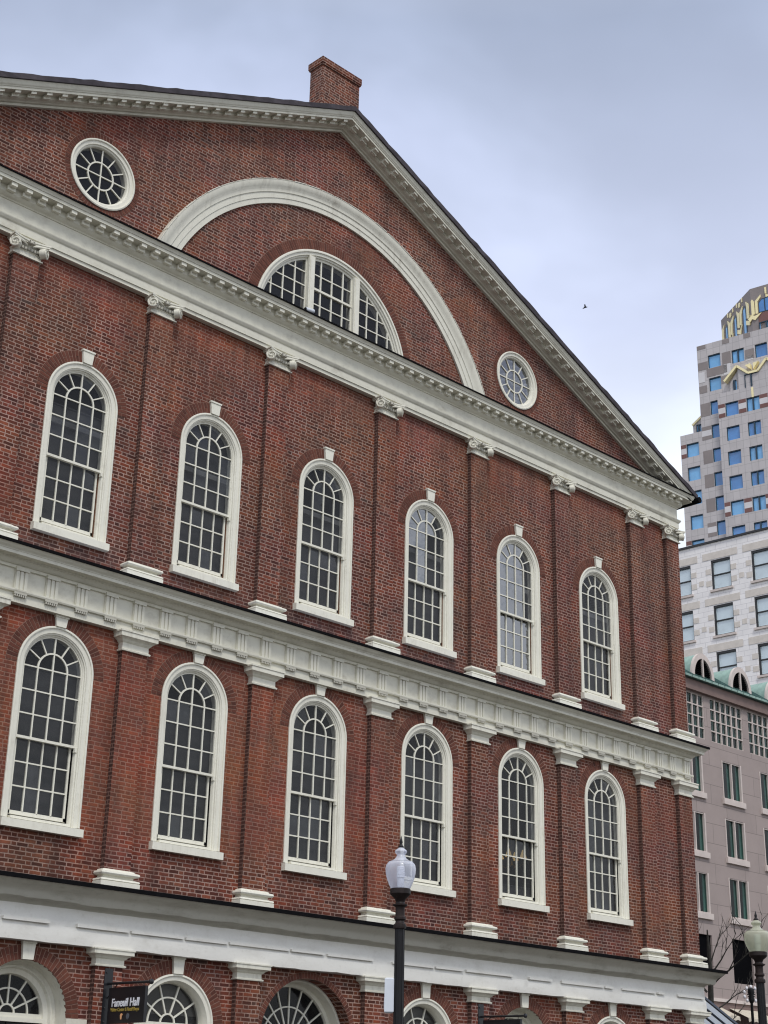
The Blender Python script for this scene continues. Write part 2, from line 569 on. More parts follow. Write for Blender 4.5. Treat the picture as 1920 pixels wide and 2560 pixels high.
# ================================================================== THE BRICK HALL
hall = thing('brick_hall', 'long red brick hall with white cornices, arched windows and a pediment gable', 'building')
XW = 12.84
BX = [-9.45, -6.30, -3.177, -0.005, 3.205, 6.318, 9.45]
PX = [-12.69, -11.05, -7.90, -4.72, -1.60, 1.67, 4.79, 7.92, 11.05, 12.69]
PH = 0.28
DEPTH = 30.0
SLOPE = 0.44
zg = lambda x: 23.47 - SLOPE*abs(x)

# wall with every opening cut through it
holes = []
for cx in BX:
    holes.append(archpoly(cx, 8.93, 6.2, 0.775))
    holes.append(archpoly(cx, 14.19, 11.5, 0.775))
GROUND = {}
for i, cx in enumerate(BX):
    if i == 3: spec = ('big', 1.18, 2.95, 0.02)
    elif i % 2 == 1: spec = ('door', 0.87, 3.11, 0.02)
    else: spec = ('win', 0.87, 3.11, 1.2)
    GROUND[i] = spec
    holes.append(archpoly(cx, spec[2], spec[3], spec[1]))
holes.append([(2.29*math.cos(a), 17.75 + 2.29*math.sin(a)) for a in [math.pi - math.asin(.2/2.29) - k*(math.pi - 2*math.asin(.2/2.29))/40 for k in range(41)]])
for sx in (-6.36, 6.36):
    holes.append([(sx + .76*math.cos(2*math.pi*k/36), 19.22 + .76*math.sin(2*math.pi*k/36)) for k in range(36)])
wall = MB()
outer = [(-XW, 0), (XW, 0), (XW, zg(XW)+.1), (0, 23.6), (-XW, zg(XW)+.1)]
holed(wall, outer, holes, 0.0, 0.34)
for sx in (-XW, XW):
    wall.add([(sx, 0, 0), (sx, DEPTH, 0), (sx, DEPTH, 17.9), (sx, 0, 17.9)], [(0, 1, 2, 3)])
wall.add([(x, DEPTH, zz) for x, zz in outer], [(0, 1, 2, 3, 4)])
wall.build('wall', M['brick'], hall)

# interior floors keep the rooms dark
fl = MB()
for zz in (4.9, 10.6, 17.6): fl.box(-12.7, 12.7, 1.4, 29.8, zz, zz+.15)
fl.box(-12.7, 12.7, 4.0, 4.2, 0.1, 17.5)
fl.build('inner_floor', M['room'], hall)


# ---- pilasters
def pilaster(cx, z0, z1, kind):
    corner = abs(cx) > 12
    p = MB()
    x0, x1 = cx-PH, cx+PH
    yb = 0.44 if corner else 0.01
    p.box(x0, x1, -.12, yb, z0, z1)
    p.m[-1] = 1; p.m[-3] = 1  # both side faces take the darker brick
    sh = p.build('pilaster', [M['brick'], M['side_brick']], hall)
    if kind != 0:                       # base
        zb = {1: 5.26, 2: 10.95}[kind]
        b = MB()
        h = z0 + .06 - zb
        pr = [(.135, 0), (.135, .36), (.12, .38), (.135, .42), (.125, .49), (.075, .53), (.045, .58), (.05, .66), (.115, .69), (.13, .76), (.12, .85), (.06, .90), (.055, .95), (0, 1.0)]
        if corner: xa, xb = (cx-PH, cx+PH)
        b.wrap([(q, zb + t*h) for q, t in pr], x0, x1, -.12, yb if not corner else .44)
        b.build('pilaster_base', M['winwhite'], sh)
    c = MB()
    if kind < 2:                        # plain moulded capital
        zc, zt = (3.98, 4.27) if kind == 0 else (9.56, 9.92)
        h = zt - zc
        pr = [(0, 0), (.04, 0), (.045, .08), (.015, .13), (.012, .42), (.03, .46), (.045, .50), (.06, .56), (.10, .64), (.135, .68), (.135, .90), (.15, .92), (.15, 1.0), (0, 1.0)]
        c.wrap([(q, zc + t*h) for q, t in pr], x0, x1, -.12, yb)
        c.build('pilaster_capital', M['white'], sh)
    else:
        zc, zt = 16.58, 16.93
        c.wrap([(0, zc), (.045, zc), (.045, zc+.025), (.02, zc+.04), (.012, zc+.12), (.03, zc+.13), (.03, zc+.15), (0, zc+.15)], x0, x1, -.12, yb)
        c.box(x0+.01, x1-.01, -.15, yb-.01, zc+.14, zt-.06)
        # concave abacus slab
        n = 10
        for (ya, zz0, zz1, sc) in ((0, zt-.065, zt-.03, .95), (0, zt-.03, zt, 1.0)):
            pts = []
            for k in range(n+1):
                t = -1 + 2*k/n
                pts.append((cx + t*(PH+.12)*sc, -.30*sc + .085*(1-t*t)))
            vs = [(x, y, zz0) for x, y in pts] + [(x, y, zz1) for x, y in pts]
            vs += [(cx-(PH+.10)*sc, 0, zz0), (cx+(PH+.10)*sc, 0, zz0), (cx-(PH+.10)*sc, 0, zz1), (cx+(PH+.10)*sc, 0, zz1)]
            a = 2*(n+1)
            fs = [(k, k+1, k+1+n+1, k+n+1) for k in range(n)]
            fs += [tuple(list(range(n+1)) + [a+1, a]), tuple(list(range(n+1, 2*n+2)) + [a+3, a+2]),
                   (0, a, a+2, n+1), (n, a+1, a+3, 2*n+1)]
            c.add(vs, fs)
        c.build('pilaster_capital', M['white'], sh)
        # spiral volutes at the two front corners, turned outward
        v = MB()
        for sgn in (-1, 1):
            ctr = Vector((cx + sgn*(PH+.035), -.225, zt-.175))
            ax = Vector((sgn*.64, -.77, 0)).normalized()
            side = Vector((ax.y, -ax.x, 0))*(-sgn)
            if side.x*sgn > 0: side = -side
            pts, rad = [], []
            for k in range(34):
                a = math.pi*.5 - k*.36
                rr = .115*(1 - k/40.0)
                pts.append(ctr + side*(-rr*math.cos(a))*1.0 + Vector((0, 0, rr*math.sin(a))) + ax*(.02 + .05*k/34))
                rad.append(.022*(1 - k/60.0))
            v.tube(pts, rad, 6)
            # drum behind the spiral
            o2 = len(v.v); nn = 16
            for dd in (-.08, .03):
                for j in range(nn):
                    a = 2*math.pi*j/nn
                    v.v.append(tuple(ctr + side*(.098*math.cos(a)) + Vector((0, 0, .098*math.sin(a))) + ax*dd))
            for j in range(nn):
                v.f.append((o2+j, o2+(j+1) % nn, o2+nn+(j+1) % nn, o2+nn+j)); v.m.append(0)
            v.f.append(tuple(o2+nn+j for j in range(nn))); v.m.append(0)
            # link band from the volute up to the centre
            v.tube([ctr + Vector((-sgn*.0, -.03, .10)), Vector((cx+sgn*.16, -.21, zt-.085)), Vector((cx+sgn*.06, -.20, zt-.12))], [.024, .022, .016], 6)
        v.build('volute', M['white'], sh, True)
        # carved leaf and egg band at the centre
        e = MB()
        for k in range(7):
            t = (k-3)/3
            px, pz = cx + t*.20, zt-.175 + .01*math.cos(k*2.1)
            e.lathe([(0, pz-.045), (.026, pz-.03), (.032, pz), (.022, pz+.032), (0, pz+.04)], px, -.165, 8)
        for k in range(5):
            a = math.pi*(.12 + .19*k)
            b0 = Vector((cx, -.20, zt-.10))
            e.tube([b0, b0 + Vector((.05*math.cos(a), -.045, .05*math.sin(a))), b0 + Vector((.10*math.cos(a), -.085, .085*math.sin(a)-.01))], [.024, .022, .006], 6)
        e.lathe([(0, zt-.12), (.04, zt-.10), (.045, zt-.07), (.03, zt-.04), (0, zt-.035)], cx, -.245, 8)
        e.build('capital_carving', M['dirty'], sh, True)
    return sh


for cx in PX:
    pilaster(cx, 0.02, 3.99, 0)
    pilaster(cx, 5.56, 9.57, 1)
    pilaster(cx, 11.235, 16.59, 2)


# ---- ground entablature, battered paint, uneven edges
def rough_wrap(name, prof, matn, amp, seed):
    rnd = random.Random(seed)
    mb = MB()
    nx = 190
    xs = [-XW + 2*XW*k/nx for k in range(nx+1)]
    k = len(prof)
    rows = []
    offs = []
    for j in range(k):
        ph = [rnd.uniform(0, 6.28) for _ in range(5)]
        offs.append(lambda x, ph=ph: sum(math.sin(x*f + p)*a for f, p, a in zip((1.1, 2.7, 5.3, 11.0, 23.0), ph, (.5, .5, .45, .4, .3))))
    for x in xs:
        r = []
        for j, (p, zz, am) in enumerate(prof):
            # mitre at the ends
            xx = x
            if x == xs[0]: xx = x - p
            if x == xs[-1]: xx = x + p
            d = offs[j](x)*amp*am
            r.append((xx, -p - d*.5, zz + d))
        rows.append(r)
    vs = [q for r in rows for q in r]
    fs = [(i*k+j, i*k+j+1, (i+1)*k+j+1, (i+1)*k+j) for i in range(nx) for j in range(k-1)]
    mb.add(vs, fs)
    for sx, r in ((-1, rows[0]), (1, rows[-1])):
        mb.add([(q[0], q[1], q[2]) for q in r] + [(q[0], DEPTH, q[2]) for q in r],
               [(j, j+1, k+j+1, k+j) for j in range(k-1)])
    return mb.build(name, matn, hall, True)


lowf = rough_wrap('lower_frieze', [(0, 4.27, 0), (.19, 4.27, .6), (.195, 4.36, 0), (.19, 4.52, .3), (.175, 4.56, .8), (.17, 4.66, 0), (.165, 4.78, 0), (.17, 4.87, .5)], M['cool'], .012, 3)
lowc = rough_wrap('lower_cornice', [(.168, 4.85, .6), (.20, 4.89, 1.0), (.26, 4.915, 1.2), (.36, 4.93, 1.3), (.375, 4.96, 1.0), (.385, 5.02, .4), (.42, 5.07, .6), (.46, 5.10, .6), (.52, 5.15, .5), (.565, 5.19, .3), (.57, 5.215, .2)], M['dirty'], .009, 5)
e = MB()
e.wrap([(.50, 5.19), (.602, 5.19), (.602, 5.25), (.597, 5.262), (.0, 5.275)], -XW, XW, 0, DEPTH)
e.build('drip_edge', M['edge'], lowc)
# broken string of old moulding along the frieze
rnd = random.Random(11)
bm_ = MB()
x = -12.6
while x < 12.7:
    L = rnd.uniform(.25, 1.5)
    if x+L > 12.9: L = 12.9-x
    zz = 4.565 + rnd.uniform(-.006, .006)
    bm_ = MB(); bm_.box(x, x+L, -.225-rnd.uniform(0, .015), -.15, zz, zz+.045+rnd.uniform(-.006, .012))
    x += L + rnd.choice([.06, .1, .35, .55])
    bm_.build('broken_moulding', M['cool'], lowf)
# string course of pale stone either side of the door arches
for i in (1, 5):
    for sg in (-1, 1):
        a = BX[i] + sg*.87; b2 = BX[i] + sg*1.28
        q = MB(); q.box(min(a, b2), max(a, b2), -.03, .02, 2.90, 3.10)
        q.build('impost', M['white'], hall)

# ---- middle entablature with triglyphs
mid = MB()
mid.wrap([(0, 9.92), (.13, 9.92), (.13, 10.09), (.175, 10.095), (.185, 10.12), (.185, 10.148), (.115, 10.155), (.115, 10.525), (.155, 10.53), (.16, 10.555), (.145, 10.56),
          (.15, 10.585), (.175, 10.59), (.20, 10.61), (.24, 10.655), (.27, 10.665), (.27, 10.68), (.40, 10.69), (.40, 10.745), (.41, 10.75),
          (.415, 10.765), (.43, 10.78), (.455, 10.80), (.485, 10.835), (.49, 10.84), (.49, 10.86), (0, 10.99)], -XW, XW, 0, DEPTH)
mido = mid.build('middle_entablature', M['trim'], hall)
e = MB()
e.wrap([(.45, 10.842), (.515, 10.842), (.515, 10.895), (.50, 10.90), (.0, 11.03)], -XW, XW, 0, DEPTH)
e.f = e.f; mm = [0]*len(e.f)
for q in range(len(mm)-3, len(mm)): mm[q] = 1
e.m = mm
e.build('drip_edge', [M['edge'], M['lead']], mido)
tg = MB()
wd = .26
for k in (-1, 0, 1):
    tg.box(k*.087-.029, k*.087+.029, -.166, -.10, 10.15, 10.49)
tg.box(-wd/2, wd/2, -.146, -.10, 10.15, 10.50)
tg.box(-wd/2-.005, wd/2+.005, -.186, -.10, 10.49, 10.553)
tg0 = tg.build('triglyph', M['trim'], mido)
rg = MB()
rg.box(-wd/2, wd/2, -.180, -.10, 10.06, 10.093)
for k in range(6): rg.box(-wd/2+.012+k*.042, -wd/2+.038+k*.042, -.176, -.10, 10.02, 10.06)
rg0 = rg.build('guttae', M['dirty'], mido)
TX = []
cuts = [(PX[i], PX[i+1]) for i in range(1, 8)]
for a, b2 in cuts:
    for k in range(5): TX.append(a + (b2-a)*k/5)
TX += [PX[8], 11.60, 12.15, 12.78, -11.60, -12.15, -12.78]
for i, x in enumerate(sorted(TX)):
    if i == 0:
        tg0.location.x = x; rg0.location.x = x
    else:
        copy_part(tg0, mido, (x, 0, 0)); copy_part(rg0, mido, (x, 0, 0))

# ---- upper entablature
up = MB()
up.wrap([(0, 16.93), (.13, 16.93), (.13, 17.005), (.155, 17.01), (.155, 17.165), (.165, 17.175), (.18, 17.19), (.205, 17.235), (.21, 17.255), (.13, 17.26),
         (.13, 17.60), (.15, 17.605), (.16, 17.625), (.20, 17.65), (.23, 17.68), (.24, 17.69), (.24, 17.83), (.43, 17.84), (.43, 17.905), (.445, 17.91),
         (.455, 17.935), (.48, 17.975), (.485, 17.985), (0, 18.07)], -XW, XW, 0, DEPTH)
upo = up.build('upper_entablature', M['trim'], hall)
e = MB()
e.wrap([(.44, 17.98), (.505, 17.98), (.505, 18.012), (.0, 18.10)], -XW, XW, 0, .6)
e.build('drip_edge', M['edge'], upo)
md = MB()
md.box(-.085, .085, -.31, -.23, 17.705, 17.79)
md.box(-.062, .062, -.405, -.24, 17.765, 17.838)
md0 = md.build('modillion', M['white'], upo)
n = 78
for k in range(n):
    x = -12.97 + (k+.5)*25.94/n
    if k == 0: md0.location.x = x
    else: copy_part(md0, upo, (x, 0, 0))

# ---- raking cornice
RK = [(0, 0), (.07, 0), (.075, .05), (.05, .055), (.12, .06), (.14, .075), (.20, .09), (.24, .11), (.24, .165), (.43, .17), (.43, .225), (.445, .23), (.45, .245),
      (.47, .27), (.495, .34), (.50, .36)]
rk = MB()
vs, fs = [], []
k = len(RK)
for x in (-1, 0, 1):
    for p, dz in RK:
        xx = x*(XW + p)
        vs.append((xx, -p, zg(xx) + dz))
for i in range(2):
    for j in range(k-1): fs.append((i*k+j, i*k+j+1, (i+1)*k+j+1, (i+1)*k+j))
rk.add(vs, fs)
# returns of the crown along the two sides
for sx in (-1, 1):
    vs = []
    for p, dz in RK:
        xx = sx*(XW+p)
        vs += [(xx, -p, zg(XW+p)+dz), (xx, DEPTH, zg(XW+p)+dz)]
    rk.add(vs, [(2*j, 2*j+1, 2*j+3, 2*j+2) for j in range(k-1)])
rko = rk.build('raking_cornice', M['trim'], hall)
rm = MB()
rm.prism([(-.075, -.075*-SLOPE + .075), (.075, .075*-SLOPE + .075), (.075, .075*-SLOPE + .165), (-.075, .075*SLOPE + .165)], -.31, -.23)
rm.prism([(-.058, .058*SLOPE + .115), (.058, -.058*SLOPE + .115), (.058, -.058*SLOPE + .169), (-.058, .058*SLOPE + .169)], -.405, -.24)
rmo = rm.build('rake_modillion', M['white'], rko)
rm2 = MB()
rm2.prism([(-.075, -.075*SLOPE + .075), (.075, .075*SLOPE + .075), (.075, .075*SLOPE + .165), (-.075, -.075*SLOPE + .165)], -.31, -.23)
rm2.prism([(-.058, -.058*SLOPE + .115), (.058, .058*SLOPE + .115), (.058, .058*SLOPE + .169), (-.058, -.058*SLOPE + .169)], -.405, -.24)
rmo2 = rm2.build('rake_modillion', M['white'], rko)
firstr = firstl = True
for q in range(38):
    x = .18 + q*.339
    if firstr:
        rmo.location = (x, 0, zg(x)); rmo2.location = (-x, 0, zg(x)); firstr = False
    else:
        copy_part(rmo, rko, (x, 0, zg(x))); copy_part(rmo2, rko, (-x, 0, zg(x)))

# ---- roof: two slate slopes, ragged verge
rf = MB()
rnd = random.Random(4)
for sx in (-1, 1):
    n = 60
    top, bot = [], []
    for i in range(n+1):
        x = sx*(13.42*i/n)
        j = rnd.uniform(-.012, .012)
        top.append((x, -.56 + rnd.uniform(-.012, .012), zg(x)+.475+j))
        bot.append((x, -.54, zg(x)+.365))
    for i in range(n):
        a = [bot[i], bot[i+1], top[i+1], top[i]]
        rf.add(a, [(0, 1, 2, 3)])
        b4 = [top[i], top[i+1], (top[i+1][0], DEPTH+.4, top[i+1][2]), (top[i][0], DEPTH+.4, top[i][2])]
        rf.add(b4, [(0, 1, 2, 3)])
        b5 = [bot[i], bot[i+1], (bot[i+1][0], DEPTH+.4, bot[i+1][2]), (bot[i][0], DEPTH+.4, bot[i][2])]
        rf.add(b5, [(0, 1, 2, 3)])
    rf.add([bot[n], top[n], (top[n][0], DEPTH+.4, top[n][2]), (bot[n][0], DEPTH+.4, bot[n][2])], [(0, 1, 2, 3)])
roof = rf.build('roof', M['slate'], hall)
# gutter at the eave corner
for sx in (-1, 1):
    q = MB()
    q.tube([(sx*13.46, -.58, zg(13.4)+.33), (sx*13.46, DEPTH, zg(13.4)+.33)], .09, 10)
    q.build('gutter', M['edge'], roof, True)
# chimney on the gable
ch = MB()
ch.box(-.59, .62, .03, .47, 23.2, 25.14)
cho = ch.build('chimney', M['brick'], roof)
ch = MB()
ch.box(-.62, .65, -.0, .50, 25.15, 25.19)
ch.box(-.632, .662, -.012, .512, 25.19, 25.355)
ch.build('chimney_cap', M['brick'], cho)

# ---- big blind arch
ba = MB()
a0 = math.asin((18.02-16.15)/5.1)
ba.ring(0, 16.15, [(4.86, .0), (4.86, -.05), (4.97, -.055), (4.98, -.07), (5.10, -.075), (5.115, -.095), (5.20, -.10), (5.24, -.13), (5.33, -.155), (5.38, -.16), (5.385, -.0)], a0-.02, math.pi-a0+.02, 90)
bao = ba.build('arch_moulding', M['white'], hall, True)
fl_ = MB()
rnd = random.Random(9)
a = a0
while a < math.pi-a0-.03:
    da = rnd.uniform(.07, .10)
    rr = rnd.uniform(0, .006)
    fl_.ring(0, 16.15, [(5.386, -.165-rr), (5.398+rr, -.165-rr), (5.398+rr, -.0), (5.386, -.0)], a, a+da-.006, 4)
    a += da
fl_.build('arch_flashing', M['winwhite'], bao)


# ---- brick voussoirs
def voussoirs(parent, cx, cz, r0, r1, a0, a1, step=.072, skip=None, split=True):
    back = MB()
    back.ring(cx, cz, [(r0, .0), (r0, -.004), (r1+.008, -.004), (r1+.008, .0)], a0, a1, 48, cap=False)
    back.build('arch_joint', M['joint'], parent)
    mb = MB()
    L = (a1-a0)*(r0+r1)/2
    n = max(6, int(L/step))
    rnd = random.Random(int(cx*100+cz*10))
    for k in range(n):
        b0 = a0 + (a1-a0)*k/n; b1 = a0 + (a1-a0)*(k+1)/n
        g2 = .0085/((r0+r1)/2)
        b0 += g2; b1 -= g2
        am = (b0+b1)/2
        if skip and abs(am - math.pi/2) < skip: continue
        if split and k % 2 == 0: parts = [(r0+.004, (r0+r1)/2-.006), ((r0+r1)/2+.006, r1)]
        else: parts = [(r0+.004, r1)]
        for (ra, rb) in parts:
            f0 = len(mb.f)
            yy = -.008 - rnd.uniform(0, .003)
            pts = [(cx + ra*math.cos(b0), cz + ra*math.sin(b0)), (cx + rb*math.cos(b0), cz + rb*math.sin(b0)),
                   (cx + rb*math.cos(b1), cz + rb*math.sin(b1)), (cx + ra*math.cos(b1), cz + ra*math.sin(b1))]
            mb.prism(pts, yy, 0.0)
            idv = (rnd.random()*50, rnd.random()*50)
            for ff in range(f0, len(mb.f)): mb.uv[ff] = idv
    mb.build('brick_arch', M['vous'], parent)


# ---- arched sash windows
def keystone(parent, cx, z0, z1, wb, wt, yf=-.06):
    mb = MB()
    mb.prism([(cx-wb/2, z0), (cx+wb/2, z0), (cx+wt/2, z1-.035), (cx-wt/2, z1-.035)], yf, .0)
    mb.prism([(cx-wt/2-.012, z1-.035), (cx+wt/2+.012, z1-.035), (cx+wt/2+.014, z1), (cx-wt/2-.014, z1)], yf-.015, .0)
    return mb.build('keystone', M['winwhite'], parent)


def sash_window(cx, zs, zsill0, zsill1, zmeet, zbot, kindw, ztop_key, shade_top=None, lamp=False, seed=0):
    rnd = random.Random(seed)
    fr = MB()
    fr.arch(cx, zs, zsill1-.01, [(.79, .01), (.79, -.028), (.768, -.036), (.752, -.032), (.748, -.012), (.735, -.01), (.668, -.004), (.660, .012), (.642, .018),
                                 (.636, .045), (.618, .05), (.610, .06), (.608, .22)], 32)
    fo = fr.build('window', M['winwhite'], hall, True)
    si = MB()
    si.add([(cx-.82, -.115, zsill0), (cx+.82, -.115, zsill0), (cx+.82, .2, zsill0), (cx-.82, .2, zsill0),
            (cx-.82, -.115, zsill1-.035), (cx+.82, -.115, zsill1-.035), (cx+.82, .2, zsill1+.01), (cx-.82, .2, zsill1+.01)],
           [(0, 3, 2, 1), (4, 5, 6, 7), (0, 1, 5, 4), (1, 2, 6, 5), (2, 3, 7, 6), (3, 0, 4, 7)])
    si.box(cx-.60, cx+.60, -.02, .2, zsill1-.01, zsill1+.035)
    si.build('sill', M['winwhite'], fo)
    keystone(fo, cx, zs+.785, ztop_key, .20, .255)
    voussoirs(fo, cx, zs, .79, 1.015, 0.0, math.pi)
    # upper sash
    us = MB()
    y0, y1 = .075, .115
    us.arch(cx, zs, zmeet, [(.612, .12), (.612, .07), (.588, .07), (.584, .12)], 32)
    us.box(cx-.61, cx+.61, .062, .125, zmeet-.025, zmeet+.02)
    ri = .305
    us.ring(cx, zs, [(ri-.015, y1), (ri-.015, y0), (ri+.015, y0), (ri+.015, y1)], 0, math.pi, 24)
    for adeg in (30, 60, 120, 150):
        a = R(adeg)
        us.bar((cx + ri*math.cos(a), zs + ri*math.sin(a)), (cx + .595*math.cos(a), zs + .595*math.sin(a)), .023, y0+.002, y1)
    us.bar((cx, zmeet), (cx, zs+.595), .025, y0-.002, y1)
    rows = [zs - (zs-zmeet)*t/3 for t in range(0, 3)]
    for sx in (-ri, ri): us.bar((cx+sx, zmeet), (cx+sx, zs), .024, y0, y1)
    for zz in rows: us.box(cx-.60, cx+.60, y0+.003, y1, zz-.012, zz+.012)
    us.build('upper_sash', M['winwhite'], fo)
    # lower sash, set deeper and shy of the jambs
    ls = MB()
    hw = .572
    ya, yb = .135, .18
    ls.box(cx-hw, cx-hw+.035, ya, yb, zbot-.06, zmeet)
    ls.box(cx+hw-.035, cx+hw, ya, yb, zbot-.06, zmeet)
    ls.box(cx-hw, cx+hw, ya, yb, zbot-.065, zbot)
    for t in (1, 2):
        zz = zbot + (zmeet-zbot)*t/3
        ls.box(cx-hw, cx+hw, ya+.003, yb, zz-.012, zz+.012)
    for sx in (-.285, 0, .285): ls.box(cx+sx-.012, cx+sx+.012, ya, yb-.003, zbot-.01, zmeet)
    ls.build('lower_sash', M['winwhite'], fo)
    st = MB(); st.box(cx+.592, cx+.606, .13, .21, zbot-.08, zmeet-.03)
    st.build('sash_channel', M['brown'] if zs > 12 else M['edge'], fo)
    hk = MB(); hk.box(cx+.585, cx+.625, .035, .10, zmeet-.10, zmeet-.02)
    hk.build('sash_horn', M['winwhite'], fo)
    # panes, each very slightly out of true
    pn = MB()

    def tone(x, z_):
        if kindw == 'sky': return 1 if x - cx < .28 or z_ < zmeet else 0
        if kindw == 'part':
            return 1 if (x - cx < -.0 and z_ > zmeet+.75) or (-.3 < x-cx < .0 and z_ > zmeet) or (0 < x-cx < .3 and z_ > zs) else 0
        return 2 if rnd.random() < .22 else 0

    def pane(x0, x1, z0, z1, y):
        tx, tz = rnd.uniform(-.0022, .0022), rnd.uniform(-.0022, .0022)
        pn.add([(x0, y-tx-tz, z0), (x1, y+tx-tz, z0), (x1, y+tx+tz, z1), (x0, y-tx+tz, z1)], [(0, 1, 2, 3)], tone((x0+x1)/2, (z0+z1)/2))
    for r_ in range(3):
        za = zs - (zs-zmeet)*(r_+1)/3; zb_ = zs - (zs-zmeet)*r_/3
        for c_ in range(4):
            pane(cx-.60+c_*.3, cx-.60+c_*.3+.3, za, zb_, .098)
        za = zbot + (zmeet-zbot)*r_/3; zb_ = za + (zmeet-zbot)/3
        for c_ in range(4): pane(cx-.57+c_*.285, cx-.57+c_*.285+.285, za, zb_, .160)
    for k in range(6):
        aa, ab = math.pi*k/6, math.pi*(k+1)/6
        t = rnd.uniform(-.002, .002)
        pts = [(.305, aa), (.6, aa), (.6, (aa+ab)/2), (.6, ab), (.305, ab), (.305, (aa+ab)/2)]
        pn.add([(cx + r*math.cos(a), .098+t*(r-.45)*6, zs + r*math.sin(a)) for r, a in pts], [(0, 1, 2, 3, 4, 5)], tone(cx+.45*math.cos((aa+ab)/2), zs+.45*math.sin((aa+ab)/2)))
    for a0_, a1_ in ((0, math.pi/2), (math.pi/2, math.pi)):
        pts = [(cx, zs)] + [(cx + .305*math.cos(a0_+(a1_-a0_)*k/8), zs + .305*math.sin(a0_+(a1_-a0_)*k/8)) for k in range(9)]
        pn.add([(x, .098, zz) for x, zz in pts], [tuple(range(10))], tone(pts[5][0], pts[5][1]))
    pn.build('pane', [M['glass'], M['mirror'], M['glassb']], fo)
    if kindw in ('rail', 'sky', 'part'):
        q = MB(); q.box(cx-.64, cx+.64, .22, .24, zs-.50, zs-.40)
        q.build('curtain_rail', M['railm'], fo)
    # roller shade behind the glass
    if shade_top is not None:
        sh = MB()
        zt_ = shade_top
        n = 14
        for k in range(n):
            xa = cx-.66+1.32*k/n; xb = xa+1.32/n
            ya_ = .30 + .006*math.sin(k*1.3+seed); yb_ = .30 + .006*math.sin((k+1)*1.3+seed)
            sh.add([(xa, ya_, zbot-.1), (xb, yb_, zbot-.1), (xb, yb_, zt_), (xa, ya_, zt_)], [(0, 1, 2, 3)])
        sh.tube([(cx-.67, .30, zt_+.01), (cx+.67, .30, zt_+.01)], .022, 8)
        sh.box(cx-.66, cx+.66, .29, .305, zbot-.12, zbot-.09)
        sh.build('roller_shade', M['shade'], fo)
    return fo


for i, cx in enumerate(BX):
    sash_window(cx, 14.19, 11.37, 11.54, 12.95, 11.72, 'sky' if i == 5 else 'part' if i == 4 else 'rail', 15.25,
                shade_top=[14.6, 14.1, 14.6, 13.8, 13.8, 12.6, 13.8][i], seed=i)
    sash_window(cx, 8.93, 6.08, 6.25, 7.66, 6.40, 'plain', 9.92,
                shade_top=[8.9, 8.95, 8.95, 8.95, 8.95, 6.6, 8.95][i], seed=20+i)

# ---- lunette
lu = MB()
LC = 17.75
al = math.asin(.20/2.3)
lu.ring(0, LC, [(2.315, .0), (2.315, -.035), (2.285, -.045), (2.26, -.04), (2.255, -.015), (2.19, -.01), (2.18, .02), (2.15, .03), (2.14, .06), (2.10, .07), (2.09, .22)], al, math.pi-al, 60)
luo = lu.build('lunette_window', M['winwhite'], hall, True)
for cx in (-.70, .70):
    q = MB()
    zt_ = LC + math.sqrt(2.14**2 - (abs(cx)-.08)**2)
    q.box(cx-.085, cx+.085, -.02, .24, 17.95, zt_)
    q.box(cx-.055, cx+.055, -.032, -.02, 17.95, zt_-.01)
    q.build('mullion', M['winwhite'], luo)
q = MB()
R2 = 2.10
for xx in (-.34, 0, .34): q.box(xx-.016, xx+.016, .07, .11, 18.0, LC + math.sqrt(R2*R2 - xx*xx))
q.box(-.615, -.585, .065, .12, 18.0, LC+math.sqrt(R2*R2-.36)); q.box(.585, .615, .065, .12, 18.0, LC+math.sqrt(R2*R2-.36))
q.box(-.62, .62, .05, .13, 19.02, 19.075)
for zz in (18.34, 18.68, 19.43): q.box(-.62, .62, .073, .11, zz-.013, zz+.013)
for sg in (-1, 1):
    for xx in (1.12, 1.46, 1.80):
        zt_ = LC + math.sqrt(R2*R2 - xx*xx)
        q.box(sg*xx-.014, sg*xx+.014, .07, .11, 18.0, zt_)
    q.box(min(sg*.79, sg*.815), max(sg*.79, sg*.815), .068, .12, 18.0, LC+math.sqrt(R2*R2-.62))
    for zz in (18.34, 18.68, 19.02, 19.37):
        xm = math.sqrt(R2*R2 - (zz-LC)**2)
        q.box(min(sg*.79, sg*xm), max(sg*.79, sg*xm), .073, .11, zz-.013, zz+.013)
q.build('sash', M['winwhite'], luo)
q = MB()
rnd = random.Random(2)
xs = [-2.1, -1.80, -1.46, -1.12, -.78, -.62, -.34, 0, .34, .62, .78, 1.12, 1.46, 1.80, 2.1]
zs_ = [17.98, 18.34, 18.68, 19.02, 19.37, 19.7, 19.86]
for a, b2 in zip(xs[:-1], xs[1:]):
    for c_, d_ in zip(zs_[:-1], zs_[1:]):
        xm = min(abs(a), abs(b2))
        if LC + math.sqrt(max(0, R2*R2 - xm*xm)) < c_: continue
        t1, t2 = rnd.uniform(-.002, .002), rnd.uniform(-.002, .002)
        q.add([(a, .095-t1-t2, c_), (b2, .095+t1-t2, c_), (b2, .095+t1+t2, d_), (a, .095-t1+t2, d_)], [(0, 1, 2, 3)])
q.build('pane', M['glass'], luo)
voussoirs(luo, 0, LC, 2.315, 2.56, al+.02, math.pi-al-.02, step=.068, split=False)

